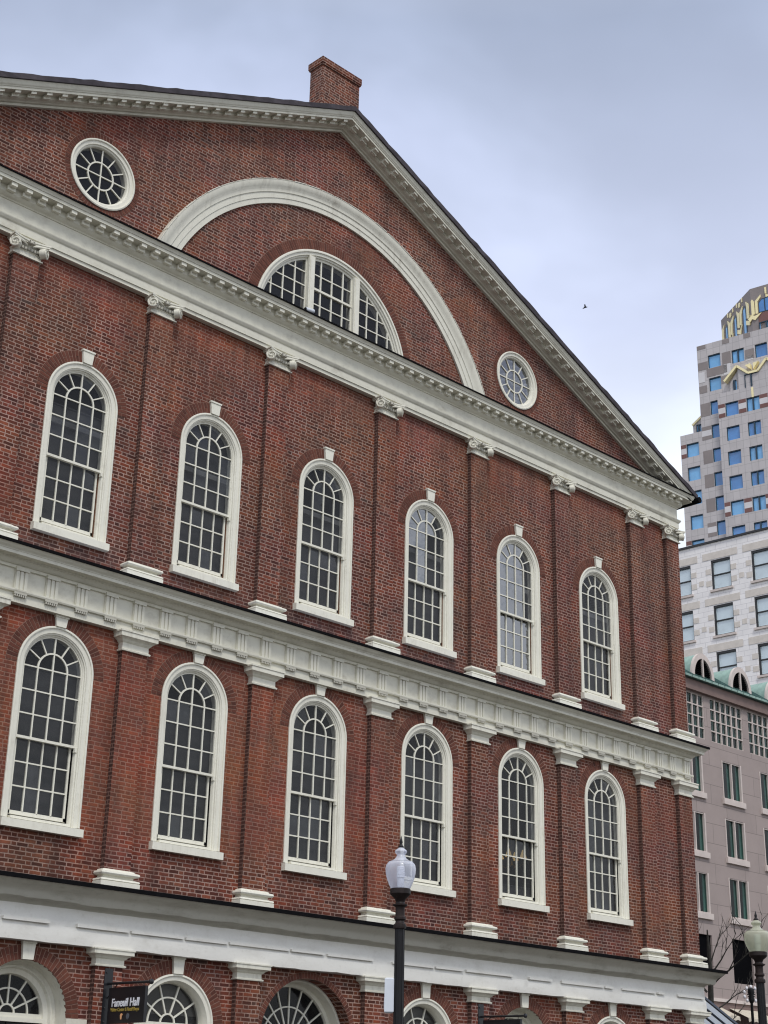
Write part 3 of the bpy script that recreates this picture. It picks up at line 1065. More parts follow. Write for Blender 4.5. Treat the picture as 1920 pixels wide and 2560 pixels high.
# ---- round windows
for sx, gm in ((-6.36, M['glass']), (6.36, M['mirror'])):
    q = MB()
    q.ring(sx, 19.22, [(.775, .0), (.775, -.03), (.75, -.04), (.735, -.035), (.73, -.012), (.66, -.005), (.65, .02), (.625, .03), (.61, .06), (.605, .2)], 0, 2*math.pi, 48)
    ro = q.build('round_window', M['winwhite'], hall, True)
    q = MB()
    q.ring(sx, 19.22, [(.288, .11), (.288, .07), (.318, .07), (.318, .11)], 0, 2*math.pi, 32)
    for k in range(12):
        a = R(30*k)
        ra = 0.0 if k % 3 == 0 else .30
        q.bar((sx + ra*math.cos(a), 19.22 + ra*math.sin(a)), (sx + .61*math.cos(a), 19.22 + .61*math.sin(a)), .024, .072+.001*(k % 2), .108)
    q.build('sash', M['winwhite'], ro)
    q = MB()
    q.add([(sx + .62*math.cos(2*math.pi*k/30), .095, 19.22 + .62*math.sin(2*math.pi*k/30)) for k in range(30)], [tuple(range(30))])
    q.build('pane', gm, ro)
    voussoirs(ro, sx, 19.22, .775, .895, 0, 2*math.pi, split=False)

# ---- ground floor arches
for i, cx in enumerate(BX):
    kind, r, zs, z0 = GROUND[i]
    fr = MB()
    if kind == 'win':
        fr.arch(cx, zs, z0, [(r+.0, .01), (r, -.03), (r-.03, -.035), (r-.05, -.012), (r-.11, -.005), (r-.125, .03), (r-.14, .06), (r-.155, .10), (r-.16, .24)], 28)
        gr, gy = r-.165, .20
        nm = 'window'
    elif kind == 'door':
        fr.arch(cx, zs, z0, [(r, .0), (r-.01, .30), (r-.06, .32), (r-.07, .30), (r-.10, .30), (r-.12, .36), (r-.20, .38), (r-.22, .48)], 28)
        gr, gy = r-.225, .46
        nm = 'doorway'
    else:
        fr.arch(cx, zs, z0, [(r-.004, .26), (r-.03, .25), (r-.05, .27), (r-.06, .50), (r-.13, .51), (r-.14, .58)], 32)
        gr, gy = r-.145, .56
        nm = 'doorway'
    fo = fr.build(nm, M['winwhite'] if i != 5 else M['white'], hall, True)
    if kind == 'big':
        voussoirs(fo, cx, zs, r, r+.11, 0, math.pi, split=False)
    else:
        voussoirs(fo, cx, zs, r, r+.235, 0, math.pi)
        keystone(fo, cx, zs+r, 4.27, .205, .245)
    sp = MB()
    hub = gr*.22
    for rr in (hub, gr*.62):
        sp.ring(cx, zs+.04, [(rr-.014, gy+.01), (rr-.014, gy-.025), (rr+.014, gy-.025), (rr+.014, gy+.01)], 0, math.pi, 24)
    ns = 10 if kind == 'big' else 6 if kind == 'door' else 5
    for k in range(1, ns):
        a = math.pi*k/ns
        sp.bar((cx + hub*math.cos(a), zs+.04 + hub*math.sin(a)), (cx + gr*1.02*math.cos(a), zs + gr*1.02*math.sin(a)), .028, gy-.024, gy+.01)
    sp.box(cx-gr-.03, cx+gr+.03, gy-.05, gy+.03, zs-.02, zs+.05)
    sp.box(cx-gr-.03, cx+gr+.03, gy-.08, gy+.03, zs-.09, zs-.02)
    if kind == 'win':
        for xx in (-.36, 0, .36): sp.box(cx+xx-.015, cx+xx+.015, gy-.02, gy+.01, 1.25, zs)
        for zz in (1.3, 1.9, 2.5): sp.box(cx-gr, cx+gr, gy-.018, gy+.01, zz-.015, zz+.015)
    sp.build('fanlight', M['winwhite'], fo)
    pn = MB()
    pn.add([(x, gy, zz) for x, zz in archpoly(cx, zs, 0.05 if kind != 'win' else 1.2, gr+.01)], [tuple(range(27))])
    pn.build('pane', M['glass'], fo)
    if kind == 'door' or kind == 'big':
        dd = MB()
        for sg in (-1, 1):
            xa, xb = sorted((cx + sg*.01, cx + sg*(gr-.01)))
            dd.box(xa, xb, gy-.03, gy+.0-.004, .03, zs-.09)
            dd.box(xa+.08, xb-.08, gy-.045, gy-.03, 1.0, 2.6)
        dd.build('door', M['iron'], fo)
    else:
        sl = MB(); sl.box(cx-.9, cx+.9, -.08, .2, 1.06, 1.2); sl.build('sill', M['winwhite'], fo)
        sh = MB(); sh.box(cx-.8, cx+.95, .30, .31, 3.30, 4.0); sh.build('roller_shade', simple('taupe_shade', (.17, .16, .14), .9, .3, 2), fo)

# ================================================================== THINGS NEAR THE HALL
def text_mesh(body, size, material, parent, name, scale_x=1.0, bold=0.0, depth=0.004):
    cu = bpy.data.curves.new(name, 'FONT')
    cu.body = body; cu.size = size; cu.extrude = depth; cu.offset = bold
    cu.align_x = 'CENTER'; cu.align_y = 'CENTER'
    tmp = bpy.data.objects.new('tmp', cu)
    COL.objects.link(tmp)
    dg = bpy.context.evaluated_depsgraph_get()
    me = bpy.data.meshes.new_from_object(tmp.evaluated_get(dg))
    bpy.data.objects.remove(tmp)
    for v in me.vertices: v.co.x *= scale_x
    me.materials.clear(); me.materials.append(material)
    o = bpy.data.objects.new(name, me)
    COL.objects.link(o); o.parent = parent
    return o


M['signwhite'] = simple('sign_white', (.78, .80, .86), .5, .05)
M['signgold'] = simple('sign_gold', (.36, .27, .06), .5, .05)
M['signflame'] = simple('sign_orange', (.85, .45, .22), .5, .05)
M['signgrey'] = simple('sign_grey', (.10, .11, .13), .5, .05)
M['signblack'] = simple('sign_black', (.010, .011, .014), .38, .2)


def hanging_sign(x, label, text):
    t = thing('hanging_sign', label, 'sign', (x, 0, 0), group=None)
    p = MB()
    p.box(-.085, .085, -.135, -.12, 3.02, 3.955)
    for zz in (3.88, 3.30, 3.08):
        p.lathe([(0, zz-.016), (.016, zz-.012), (.018, zz), (.016, zz+.012), (0, zz+.016)], -.045, -.137, 8)
    p.build('wall_plate', M['signblack'], t)
    p = MB()
    p.tube([(0, -.12, 3.70), (0, -1.33, 3.685)], .022, 10)
    p.tube([(0, -1.33, 3.685), (0, -1.345, 3.685), (0, -1.37, 3.685), (0, -1.39, 3.685)], [.03, .045, .045, .01], 10)
    p.tube([(0, -.12, 3.45), (0, -.30, 3.60), (0, -.42, 3.69)], .010, 6)
    for y in (-.30, -1.16): p.tube([(0, y, 3.69), (0, y, 3.60)], .008, 6)
    p.build('arm', M['signblack'], t, True)
    b = MB()
    b.box(-.022, .022, -1.235, -.225, 3.055, 3.615)
    bo = b.build('board', M['signblack'], t)
    f = MB()
    for (ya, yb, za, zb) in ((-1.245, -.215, 3.605, 3.625), (-1.245, -.215, 3.045, 3.065), (-1.245, -1.225, 3.065, 3.605), (-.235, -.215, 3.065, 3.605)):
        f.box(-.028, .028, ya, yb, za, zb)
    f.build('board_frame', M['signblack'], bo)
    if text:
        for sx in (-1, 1):
            rot = (R(90), 0, R(-90 if sx < 0 else 90))

            def put(o, y, zz):
                o.location = (sx*.025, y, zz); o.rotation_euler = rot
            put(text_mesh('Faneuil Hall', .182, M['signwhite'], bo, 'sign_title', .92, .004), -.705 if sx < 0 else -.735, 3.372)
            put(text_mesh('Visitor Center & Retail Shops', .078, M['signgold'], bo, 'sign_subtitle', .86, .0015), -.70, 3.262)
            ic = MB()
            ic.prism([(-.022, -.045), (.004, -.045), (.012, .0), (.034, .03), (.012, .052), (-.022, .046), (-.036, .02)], -.006, .0)
            q = ic.build('torch_mark', M['signflame'], bo)
            q.location = (sx*.024, -.62, 3.15); q.rotation_euler = (0, 0, R(-90 if sx < 0 else 90))
            ic = MB()
            ic.prism([(.042*math.cos(k*.5236), .05*math.sin(k*.5236)) for k in range(12)], -.006, .0)
            ic.prism([(-.012, -.03), (.014, -.03), (.018, .0), (.012, .03), (-.014, .03)], -.009, -.006)
            q = ic.build('round_mark', M['signgrey'], bo)
            q.location = (sx*.024, -.80, 3.15); q.rotation_euler = (0, 0, R(-90 if sx < 0 else 90))
    return t


hanging_sign(-4.72, 'black hanging sign with white and gold lettering on a wall bracket', 'hanging signs')
hanging_sign(4.79, 'black sign bracket and arm on the brick pilaster right of the near lamp post', None)

# globe of frosted acrylic
mt = bpy.data.materials.new('frosted_globe'); mt.use_nodes = True
b_ = mt.node_tree.nodes['Principled BSDF']
b_.inputs['Base Color'].default_value = (.84, .87, .95, 1)
b_.inputs['Roughness'].default_value = .08
b_.inputs['Coat Weight'].default_value = .6
b_.inputs['Transmission Weight'].default_value = .0
b_.inputs['Subsurface Weight'].default_value = .0
tt = NT(mt.node_tree)
trp = tt.n('ShaderNodeBsdfTransparent'); trp.inputs[0].default_value = (.90, .92, .98, 1)
tl = tt.n('ShaderNodeBsdfTranslucent'); tl.inputs[0].default_value = (.82, .85, .95, 1)
m1 = tt.n('ShaderNodeMixShader'); m1.inputs[0].default_value = .32
m2 = tt.n('ShaderNodeMixShader'); m2.inputs[0].default_value = .38
lw = tt.n('ShaderNodeLayerWeight'); lw.inputs[0].default_value = .35
mt.node_tree.links.new(b_.outputs[0], m1.inputs[1]); mt.node_tree.links.new(tl.outputs[0], m1.inputs[2])
mt.node_tree.links.new(tt.math('SUBTRACT', .66, tt.math('MULTIPLY', lw.outputs['Facing'], .62), clamp=True), m2.inputs[0])
mt.node_tree.links.new(m1.outputs[0], m2.inputs[1]); mt.node_tree.links.new(trp.outputs[0], m2.inputs[2])
mt.node_tree.links.new(m2.outputs[0], mt.node_tree.nodes['Material Output'].inputs[0])
M['globe'] = mt
mt2 = mt.copy(); mt2.name = 'aged_globe'
for nd in mt2.node_tree.nodes:
    if nd.type == 'BSDF_PRINCIPLED': nd.inputs['Base Color'].default_value = (.74, .74, .62, 1)
    if nd.type == 'BSDF_TRANSLUCENT': nd.inputs[0].default_value = (.74, .76, .64, 1)
    if nd.type == 'BSDF_TRANSPARENT': nd.inputs[0].default_value = (.72, .76, .66, 1)
M['globe2'] = mt2
M['lampin'] = simple('lamp_insert', (.80, .81, .84), .25, .05)
M['plastic'] = simple('white_plastic_box', (.60, .64, .70), .4, .1)


def lamp_post(loc, label, gm):
    t = thing('street_lamp', label, 'street lamp', loc, 0, 'acorn globe street lamps')
    p = MB()
    p.lathe([(0, 0), (.26, 0), (.26, .08), (.22, .12), (.21, .50), (.17, .58), (.15, .95), (.10, 1.05), (.085, 1.15), (.062, 1.3), (.054, 3.84), (0, 3.84)], 0, 0, 16)
    for k in range(8):
        a = 2*math.pi*k/8
        p.tube([(.058*math.cos(a), .058*math.sin(a), 1.3), (.053*math.cos(a), .053*math.sin(a), 3.83)], .009, 5)
    p.build('pole', M['iron'], t, True)
    p = MB()
    p.lathe([(0, 3.83), (.075, 3.835), (.080, 3.86), (.078, 3.885), (.060, 3.90), (.054, 3.93), (.072, 3.95), (.072, 3.975), (.058, 3.99), (.056, 4.08), (.062, 4.10),
             (.090, 4.115), (.092, 4.13), (.062, 4.14), (.055, 4.16), (.07, 4.20), (.11, 4.235), (.13, 4.26), (.13, 4.315), (.12, 4.325), (0, 4.325)], 0, 0, 24)
    p.build('capital', M['rust'], t, True)
    gl = MB()
    gl.lathe([(.118, 4.32), (.138, 4.36), (.160, 4.41), (.178, 4.465), (.189, 4.52), (.192, 4.57), (.186, 4.61), (.170, 4.637), (.156, 4.645), (.156, 4.654), (.120, 4.665), (.075, 4.695),
              (.055, 4.725), (.052, 4.745), (.070, 4.765), (.078, 4.785), (.070, 4.80), (.045, 4.82), (.03, 4.835), (0, 4.838)], 0, 0, 32)
    gl.build('globe', gm, t, True)
    i_ = MB()
    i_.lathe([(0, 4.32), (.045, 4.32), (.045, 4.46), (.0, 4.46)], 0, 0, 14)
    i_.lathe([(0, 4.46), (.055, 4.46), (.055, 4.485), (0, 4.485)], 0, 0, 14)
    for k in range(5): i_.lathe([(.045, 4.49+k*.022), (.052, 4.495+k*.022), (.052, 4.507+k*.022), (.045, 4.512+k*.022)], 0, 0, 14)
    i_.lathe([(0, 4.485), (.044, 4.487), (.044, 4.60), (0, 4.602)], 0, 0, 14)
    i_.build('lamp_insert', M['lampin'], t, True)
    f = MB()
    f.lathe([(0, 4.83), (.034, 4.832), (.038, 4.845), (.022, 4.865), (.016, 4.885), (.022, 4.90), (.016, 4.925), (.006, 4.97), (0, 4.985)], 0, 0, 12)
    f.build('finial', M['iron'], t, True)
    return t


L1 = lamp_post((-6.70, -9.11, 0), 'black acorn street lamp in front of the brick hall with bluish clear globe', M['globe'])
L2 = lamp_post((2.15, -8.63, 0), 'black acorn street lamp at the right edge before the pink building with greenish globe', M['globe2'])
L2.scale = (1.12, 1.12, 1.0)
q = MB()
q.wrap([(-.02, 2.835), (.0, 2.85), (.0, 3.235), (-.02, 3.25)], -.20, -.085, -.05, .05)
q.box(-.18, -.10, -.03, .05, 2.836, 3.249)
q.box(-.205, -.19, -.02, .02, 2.88, 3.02)
ao = tag(q.build('equipment_box', M['plastic'], None), 'white plastic equipment box strapped to the near lamp post', 'box')
ao.location = (-6.32 + .02, -8.74, 0)
ao.location = (-6.665, -9.11, 0)
ao.rotation_euler = (0, 0, R(-44))
q = MB(); q.box(-.12, -.04, -.006, .006, 3.20, 3.21); q.box(-.12, -.04, -.006, .006, 2.87, 2.88)
q.build('strap', M['iron'], ao)

# security camera on the cornice ledge below the lunette
t = thing('security_camera', 'small white security camera on the cornice ledge below the half round window', 'camera', (-.98, -.30, 18.05))
q = MB(); q.lathe([(0, 0), (.05, 0), (.05, .02), (.02, .03), (.02, .10), (0, .10)], 0, 0, 10); q.build('mount', M['winwhite'], t, True)
q = MB(); q.tube([(-.13, -.02, .10), (.12, .0, .15)], [.052, .052], 12); q.build('camera_body', M['plastic'], t, True)
q = MB(); q.tube([(-.14, -.02, .099), (-.13, -.02, .101)], [.04, .045], 12); q.build('lens', M['iron'], t, True)

# chandelier inside the lower fifth window
em = bpy.data.materials.new('lit_lamp_shade'); em.use_nodes = True
eb = em.node_tree.nodes['Principled BSDF']
eb.inputs['Base Color'].default_value = (.7, .5, .25, 1)
eb.inputs['Emission Color'].default_value = (1.0, .72, .32, 1)
eb.inputs['Emission Strength'].default_value = .30
brass = simple('brass', (.42, .30, .10), .35, .1, metal=.8)
t = thing('chandelier', 'small brass chandelier with lit cone shades seen through a lower arched window', 'chandelier', (7.72, 1.5, 7.35))
q = MB()
q.tube([(0, 0, 3.2), (0, 0, .1)], .012, 6)
q.lathe([(0, -.06), (.05, 0), (.03, .08), (.045, .14), (0, .2)], 0, 0, 10)
for k in range(4):
    a = R(25+90*k)
    q.tube([(0, 0, .02), (.16*math.cos(a), .16*math.sin(a), -.05), (.27*math.cos(a), .27*math.sin(a), .02), (.28*math.cos(a), .28*math.sin(a), .16)], .012, 6)
q.build('frame', brass, t, True)
for k in range(4):
    a = R(25+90*k)
    q = MB(); q.lathe([(.085, 0), (.02, .19), (0, .19)], 0, 0, 12)
    s_ = q.build('lamp_shade', em, t, True)
    s_.location = (.28*math.cos(a), .28*math.sin(a), .17)

# glass canopy leaning on the side of the hall
t = thing('glass_canopy', 'grey blue glazed lean-to canopy with dark bars beyond the right corner of the hall', 'canopy', (12.98, 0.30, 0))
mt3 = bpy.data.materials.new('canopy_glazing'); mt3.use_nodes = True
t3 = NT(mt3.node_tree); tl3 = t3.n('ShaderNodeBsdfTranslucent'); tl3.inputs[0].default_value = (.44, .48, .53, 1)
ms3 = t3.n('ShaderNodeMixShader'); ms3.inputs[0].default_value = .8
b3_ = mt3.node_tree.nodes['Principled BSDF']; b3_.inputs['Base Color'].default_value = (.40, .43, .48, 1); b3_.inputs['Roughness'].default_value = .3
t3.link(b3_.outputs[0], ms3.inputs[1]); t3.link(tl3.outputs[0], ms3.inputs[2]); t3.link(ms3.outputs[0], mt3.node_tree.nodes['Material Output'].inputs[0])
M['cglass'] = mt3
M['cbar'] = simple('canopy_bar', (.05, .065, .10), .4, .1)
q = MB()
z0_, z1_ = 4.98, 3.1
W_ = 4.6
for k in range(42):
    y = .32*k
    q.add([(0.0, y+.02, z0_), (W_, y+.02, z1_), (W_, y+.33, z1_), (0, y+.33, z0_)], [(0, 1, 2, 3)])
q.build('glazing', M['cglass'], t)
q = MB()
for k in range(43):
    y = .32*k
    q.add([(0, y, z0_-.03), (W_, y, z1_-.03), (W_, y+.06, z1_-.03), (0, y+.06, z0_-.03),
           (0, y, z0_+.03), (W_, y, z1_+.03), (W_, y+.06, z1_+.03), (0, y+.06, z0_+.03)],
          [(0, 1, 2, 3), (4, 5, 6, 7), (0, 1, 5, 4), (1, 2, 6, 5), (2, 3, 7, 6), (3, 0, 4, 7)])
for xx in (W_-.1,):
    q.box(xx, xx+.12, 0, 13.7, z1_-.2, z1_)
for k in range(6): q.box(W_-.1, W_+.02, k*2.7, k*2.7+.12, 0, z1_-.2)
q.build('frame', M['cbar'], t)

# bare street tree
bark = simple('tree_bark', (.035, .033, .028), .9, .5, 12, bump=.5)
rnd = random.Random(31)
tree = thing('bare_tree', 'bare dark street tree between the hall corner and the pink building', 'tree', (23.45, 6.75, 0))
trk = MB()
trk.tube([(0, 0, 0), (.02, .02, 2), (0, 0, 4.2), (.03, -.04, 5.4), (-.15, -.2, 6.3), (-.33, -.3, 6.95), (-.5, -.4, 7.6)], [.17, .13, .11, .095, .08, .06, .02], 9)
trk.build('trunk', bark, tree, True)
cr = MB()


def branch(p, d, L, r, lev):
    pts = [p]; rad = [r]
    n = 5
    for i in range(n):
        d = (d + Vector((rnd.uniform(-.22, .22), rnd.uniform(-.22, .22), rnd.uniform(-.05, .18)))).normalized()
        p = p + d*L/n
        pts.append(p.copy()); rad.append(r*(1-.8*(i+1)/n))
        if lev < 3 and i > 0:
            for _ in range(1 if lev else 2):
                nd = (d + Vector((rnd.uniform(-.8, .8), rnd.uniform(-.8, .8), rnd.uniform(-.2, .7)))).normalized()
                branch(p.copy(), nd, L*rnd.uniform(.35, .6), r*.5, lev+1)
    cr.tube(pts, rad, 5)


for (p, d, L, r) in [((0, -.1, 5.9), (.45, -.55, .62), 1.9, .045), ((-.1, -.15, 6.2), (.3, -.5, .8), 1.6, .035), ((.0, 0, 5.0), (.55, -.5, .35), 1.5, .035),
                     ((-.2, -.2, 6.5), (.15, -.3, 1), 1.1, .03), ((.0, 0, 4.9), (-.6, .5, .7), 2.0, .04), ((-.1, 0, 5.7), (-.5, .6, .8), 1.8, .04), ((0, 0, 4.4), (.6, -.2, .3), 1.4, .03)]:
    branch(Vector(p), Vector(d).normalized(), L, r, 1)
cr.build('crown', bark, tree, True)

# post-top cluster lamp
t = thing('cluster_lamp', 'dark post lamp ringed by small white globes, low in front of the pink building', 'street lamp', (24.35, 5.75, 0))
q = MB()
q.lathe([(0, 0), (.12, 0), (.12, .2), (.05, .4), (.045, 5.4), (.07, 5.45), (0, 5.5)], 0, 0, 12)
q.build('pole', M['iron'], t, True)
q = MB()
q.lathe([(0, 5.35), (.06, 5.4), (.10, 5.5), (.07, 5.62), (.11, 5.72), (.10, 5.82), (0, 5.9)], 0, 0, 12)
sd_ = Vector((math.cos(YAW), -math.sin(YAW), 0))
for k in range(10):
    a = 2*math.pi*k/10
    q.tube([Vector((0, 0, 5.66)), sd_*.13*math.cos(a) + Vector((0, 0, 5.66+.13*math.sin(a)))], .02, 6)
q.build('bracket', M['iron'], t, True)
gm_ = simple('white_globe', (.72, .72, .76), .3, .05)
for k in range(10):
    a = 2*math.pi*(k+.5)/10
    q = MB(); rr = .045
    q.lathe([(rr*math.sin(math.pi*j/8), -rr*1.35*math.cos(math.pi*j/8)) for j in range(9)], 0, 0, 10)
    s_ = q.build('lamp_globe', gm_, t, True)
    v_ = sd_*.225*math.cos(a) + Vector((0, 0, 5.66+.235*math.sin(a)))
    s_.location = v_

# bird
t = MB()
bx = Vector((math.cos(YAW), -math.sin(YAW), 0))


def bp_(a, b2, c_=0): return tuple(bx*a + Vector((0, 0, b2)) + Vector((math.sin(YAW), math.cos(YAW), 0))*c_)


t.tube([bp_(-.16, -.10), bp_(-.08, -.03), bp_(.0, .02), bp_(.10, .04), bp_(.16, .05)], [.008, .035, .05, .035, .006], 8)
t.add([bp_(-.02, .02, -.02), bp_(.07, .03, -.02), bp_(.03, .17, .10), bp_(-.06, .13, .16)], [(0, 1, 2, 3)])
t.add([bp_(-.02, .02, .02), bp_(.07, .03, .02), bp_(.0, .15, -.16), bp_(-.09, .10, -.22)], [(0, 1, 2, 3)])
bo_ = tag(t.build('bird', M['iron'], None), 'small dark bird flying in the open sky right of the pediment', 'bird')
bo_.location = (21.60, 9.47, 31.09)
bo_.scale = (.62, .62, .62)

# ================================================================== PINK BUILDING WITH COPPER ROOF
pk = thing('pink_building', 'pink stone building with green copper roof and gridded top windows right of the hall', 'building', (0, 20, 0))
M['pink'] = block_mat('pink_stone', (.320, .265, .248), (.20, .165, .155), 2.6, .97, .5, .018, .035)
M['pinktrim'] = simple('pale_pink_trim', (.56, .49, .455), .7, .12, 2)
M['fascia'] = simple('brown_fascia', (.185, .125, .11), .7, .15, 1.5)
M['copper'] = simple('verdigris_copper', (.062, .135, .125), .6, .35, 1.2, streak=.4)
M['copper2'] = simple('pale_verdigris', (.24, .36, .315), .6, .25, 3)
M['pkglass'] = glass_mat('green_tinted_glass', (.55, .75, .70), .0, .03, .3, .9)
M['pkdark'] = simple('curtain_green', (.085, .17, .155), .8, .5, 1.1)
M['black'] = simple('black_opening', (.004, .004, .005), .9, .2, 3, spec=.02)
PX0, PX1 = 22.0, 66.0
P = 3.44
cols = [45.27 + P*k for k in range(-6, 6)]
rows = [(16.93, 18.84), (14.03, 15.95), (11.14, 13.04)]
hl = []
for x in cols:
    for a, b2 in rows: hl.append([(x, a), (x, b2), (x+1.74, b2), (x+1.74, a)])
    hl.append([(x, 8.1), (x, 10.15), (x+1.74, 10.15), (x+1.74, 8.1)])
    hl.append([(x-.75, 19.68), (x-.75, 21.9), (x+2.15, 21.9), (x+2.15, 19.68)])
q = MB()
holed(q, [(PX0, 7.15), (PX1, 7.15), (PX1, 22.0), (PX0, 22.0)], hl, 0, .12)
q.add([(PX0, 0, 0), (PX0, 14, 0), (PX0, 14, 22), (PX0, 0, 22)], [(0, 1, 2, 3)])
q.add([(PX1, 0, 0), (PX1, 14, 0), (PX1, 14, 22), (PX1, 0, 22)], [(0, 1, 2, 3)])
q.add([(PX0, 14, 0), (PX1, 14, 0), (PX1, 14, 22), (PX0, 14, 22)], [(0, 1, 2, 3)])
q.build('wall', M['pink'], pk)
q = MB(); q.box(PX0, PX1, .9, 1.0, 7.2, 22); q.build('inner_wall', M['room'], pk)
q = MB(); q.box(PX0, PX1, -.06, .5, 0.01, 7.15); q.build('base_wall', M['fascia'], pk)
q = MB(); q.box(PX0, PX1, -.14, .0, 7.15, 7.30); q.build('string_course', M['pinktrim'], pk)
rnd = random.Random(77)
first = None


def two_light(parent):
    f = MB()
    w_, h_ = 1.74, 1.91
    f.box(0, .07, -.02, .12, 0, h_); f.box(w_-.10, w_, -.02, .12, 0, h_)
    f.box(.07, w_-.10, .02, .12, h_-.05, h_); f.box(.07, w_-.10, -.02, .12, 0, .05)
    f.box(w_/2-.05, w_/2+.03, -.01, .12, .05, h_-.05)
    fo = f.build('window', M['pinktrim'], parent)
    s_ = MB(); s_.box(-.1, w_+.1, -.12, .01, -.28, -.001); s_.build('sill', M['pinktrim'], fo)
    p = MB(); p.add([(.0, .10, 0), (w_, .10, 0), (w_, .10, h_), (0, .10, h_)], [(0, 1, 2, 3)]); p.build('pane', M['pkglass'], fo)
    c_ = MB()
    for a in (.66, 1.44):
        for k in range(4):
            c_.box(a+k*.105, a+k*.105+.10, .16+.02*(k % 2), .20+.02*(k % 2), .03, h_-.02)
    c_.build('curtain', M['pkdark'], fo)
    return fo


proto = two_light(pk)
fst = True
for x in cols:
    for a, b2 in rows:
        if fst: proto.location = (x, 0, a); fst = False
        else:
            c = copy_part(proto, pk, (x, 0, a))
            for ch_ in list(proto.children): copy_part(ch_, c)
    d_ = MB(); d_.box(x, x+1.74, .10, .14, 8.1, 10.15)
    d_.build('dark_window', M['black'], pk)
# gridded top windows
gw = MB()
for k in range(7):
    x = k*2.9/6
    gw.box(x-.04 if k else 0, x+.04 if k < 6 else 2.9, .02, .12, 0, 2.22)
for k in range(5):
    zz = k*2.22/4
    gw.box(0, 2.9, .025, .115, zz-.03 if k else 0, zz+.03 if k < 4 else 2.22)
g0 = gw.build('gridded_window', M['pinktrim'], pk)
p = MB(); p.add([(0, .09, 0), (2.9, .09, 0), (2.9, .09, 2.22), (0, .09, 2.22)], [(0, 1, 2, 3)]); gp0 = p.build('pane', M['pkglass'], g0)
c_ = MB()
for k in range(6): c_.box(k*.483+.40, k*.483+.50, .20, .23, 0 if k % 2 else .55, 2.2)
gc0 = c_.build('curtain', M['pkdark'], g0)
for i, x in enumerate(cols):
    if i == 0: g0.location = (x-.75, 0, 19.68)
    else:
        c = copy_part(g0, pk, (x-.75, 0, 19.68)); copy_part(gp0, c); copy_part(gc0, c)
# fascia, gutter, roof
q = MB(); q.box(PX0, PX1, -.22, .3, 21.98, 22.5); q.build('fascia', M['fascia'], pk)
q = MB()
q.add([(PX0, -.38, 22.52), (PX1, -.38, 22.52), (PX1, -.38, 22.60), (PX0, -.38, 22.60), (PX0, 1.6, 23.95), (PX1, 1.6, 23.95), (PX1, 13, 24.2), (PX0, 13, 24.2), (PX0, .3, 22.5), (PX1, .3, 22.5)],
      [(0, 1, 2, 3), (3, 2, 5, 4), (4, 5, 6, 7), (0, 1, 9, 8)])
x = PX0
while x < PX1:
    q.add([(x, -.38, 22.60), (x+.05, -.38, 22.60), (x+.05, 1.6, 23.95), (x, 1.6, 23.95), (x, -.42, 22.66), (x+.05, -.42, 22.66), (x+.05, 1.56, 24.01), (x, 1.56, 24.01)],
          [(4, 5, 6, 7), (0, 4, 7, 3), (1, 5, 6, 2), (0, 1, 5, 4)])
    x += .42
rfo = q.build('copper_roof', M['copper'], pk)
q = MB()
x = PX0
while x < PX1:
    q.box(x, x+.50, -.44, -.36, 22.53, 22.64); x += .57
q.build('gutter_tile', M['copper2'], rfo)
dm = MB()
n = 22
ro_, ri_ = .98, .76


def dome(r_, s_=1.30): return [(r_*math.cos(math.pi*(1-k/n)), s_*r_*math.sin(math.pi*(1-k/n))) for k in range(n+1)]


A_ = dome(ro_); B_ = dome(ri_)
vs = [(x, -.02, zz) for x, zz in A_] + [(x, -.02, zz) for x, zz in B_] + [(x, .12, zz) for x, zz in A_] + [(x, .12, zz) for x, zz in B_]
N1 = n+1
fs = []
for k in range(n):
    fs += [(k, k+1, N1+k+1, N1+k), (k, k+1, 2*N1+k+1, 2*N1+k), (N1+k, N1+k+1, 3*N1+k+1, 3*N1+k)]
dm.add(vs, fs)
dm.box(-.045, .045, -.03, .1, -.1, 1.02)
dm0 = dm.build('dormer', M['pinktrim'], rfo, True)
v_ = MB()
v_.add([(x, .0+.1, zz) for x, zz in dome(ro_-.02)] + [(x, 3.6, zz) for x, zz in dome(ro_-.02)], [(k, k+1, N1+k+1, N1+k) for k in range(n)])
lo = MB()
for k in range(9):
    zz = .03 + k*.105
    xm = .74*math.sqrt(max(0.02, 1-(zz/.98)**2))
    lo.add([(-xm, .03, zz), (xm, .03, zz), (xm, .10, zz+.085), (-xm, .10, zz+.085)], [(0, 1, 2, 3)])
lo.add([(x, .14, zz) for x, zz in B_], [tuple(range(N1))])
dms = []
for i, x in enumerate([37.2, 40.6, 44.1, 47.5, 50.9, 54.3, 57.7]):
    if i == 0:
        dm0.location = (x, .0, 22.88)
    else:
        copy_part(dm0, rfo, (x, 0, 22.88))
    # copper vault and louvre are parts of the roof level as well
    if i == 0:
        vo = v_.build('dormer_vault', M['copper2'], rfo, True); vo.location = (x, 0, 22.88)
        lv = lo.build('louvre', M['black'], rfo); lv.location = (x, 0, 22.88)
    else:
        copy_part(vo, rfo, (x, 0, 22.88)); copy_part(lv, rfo, (x, 0, 22.88))

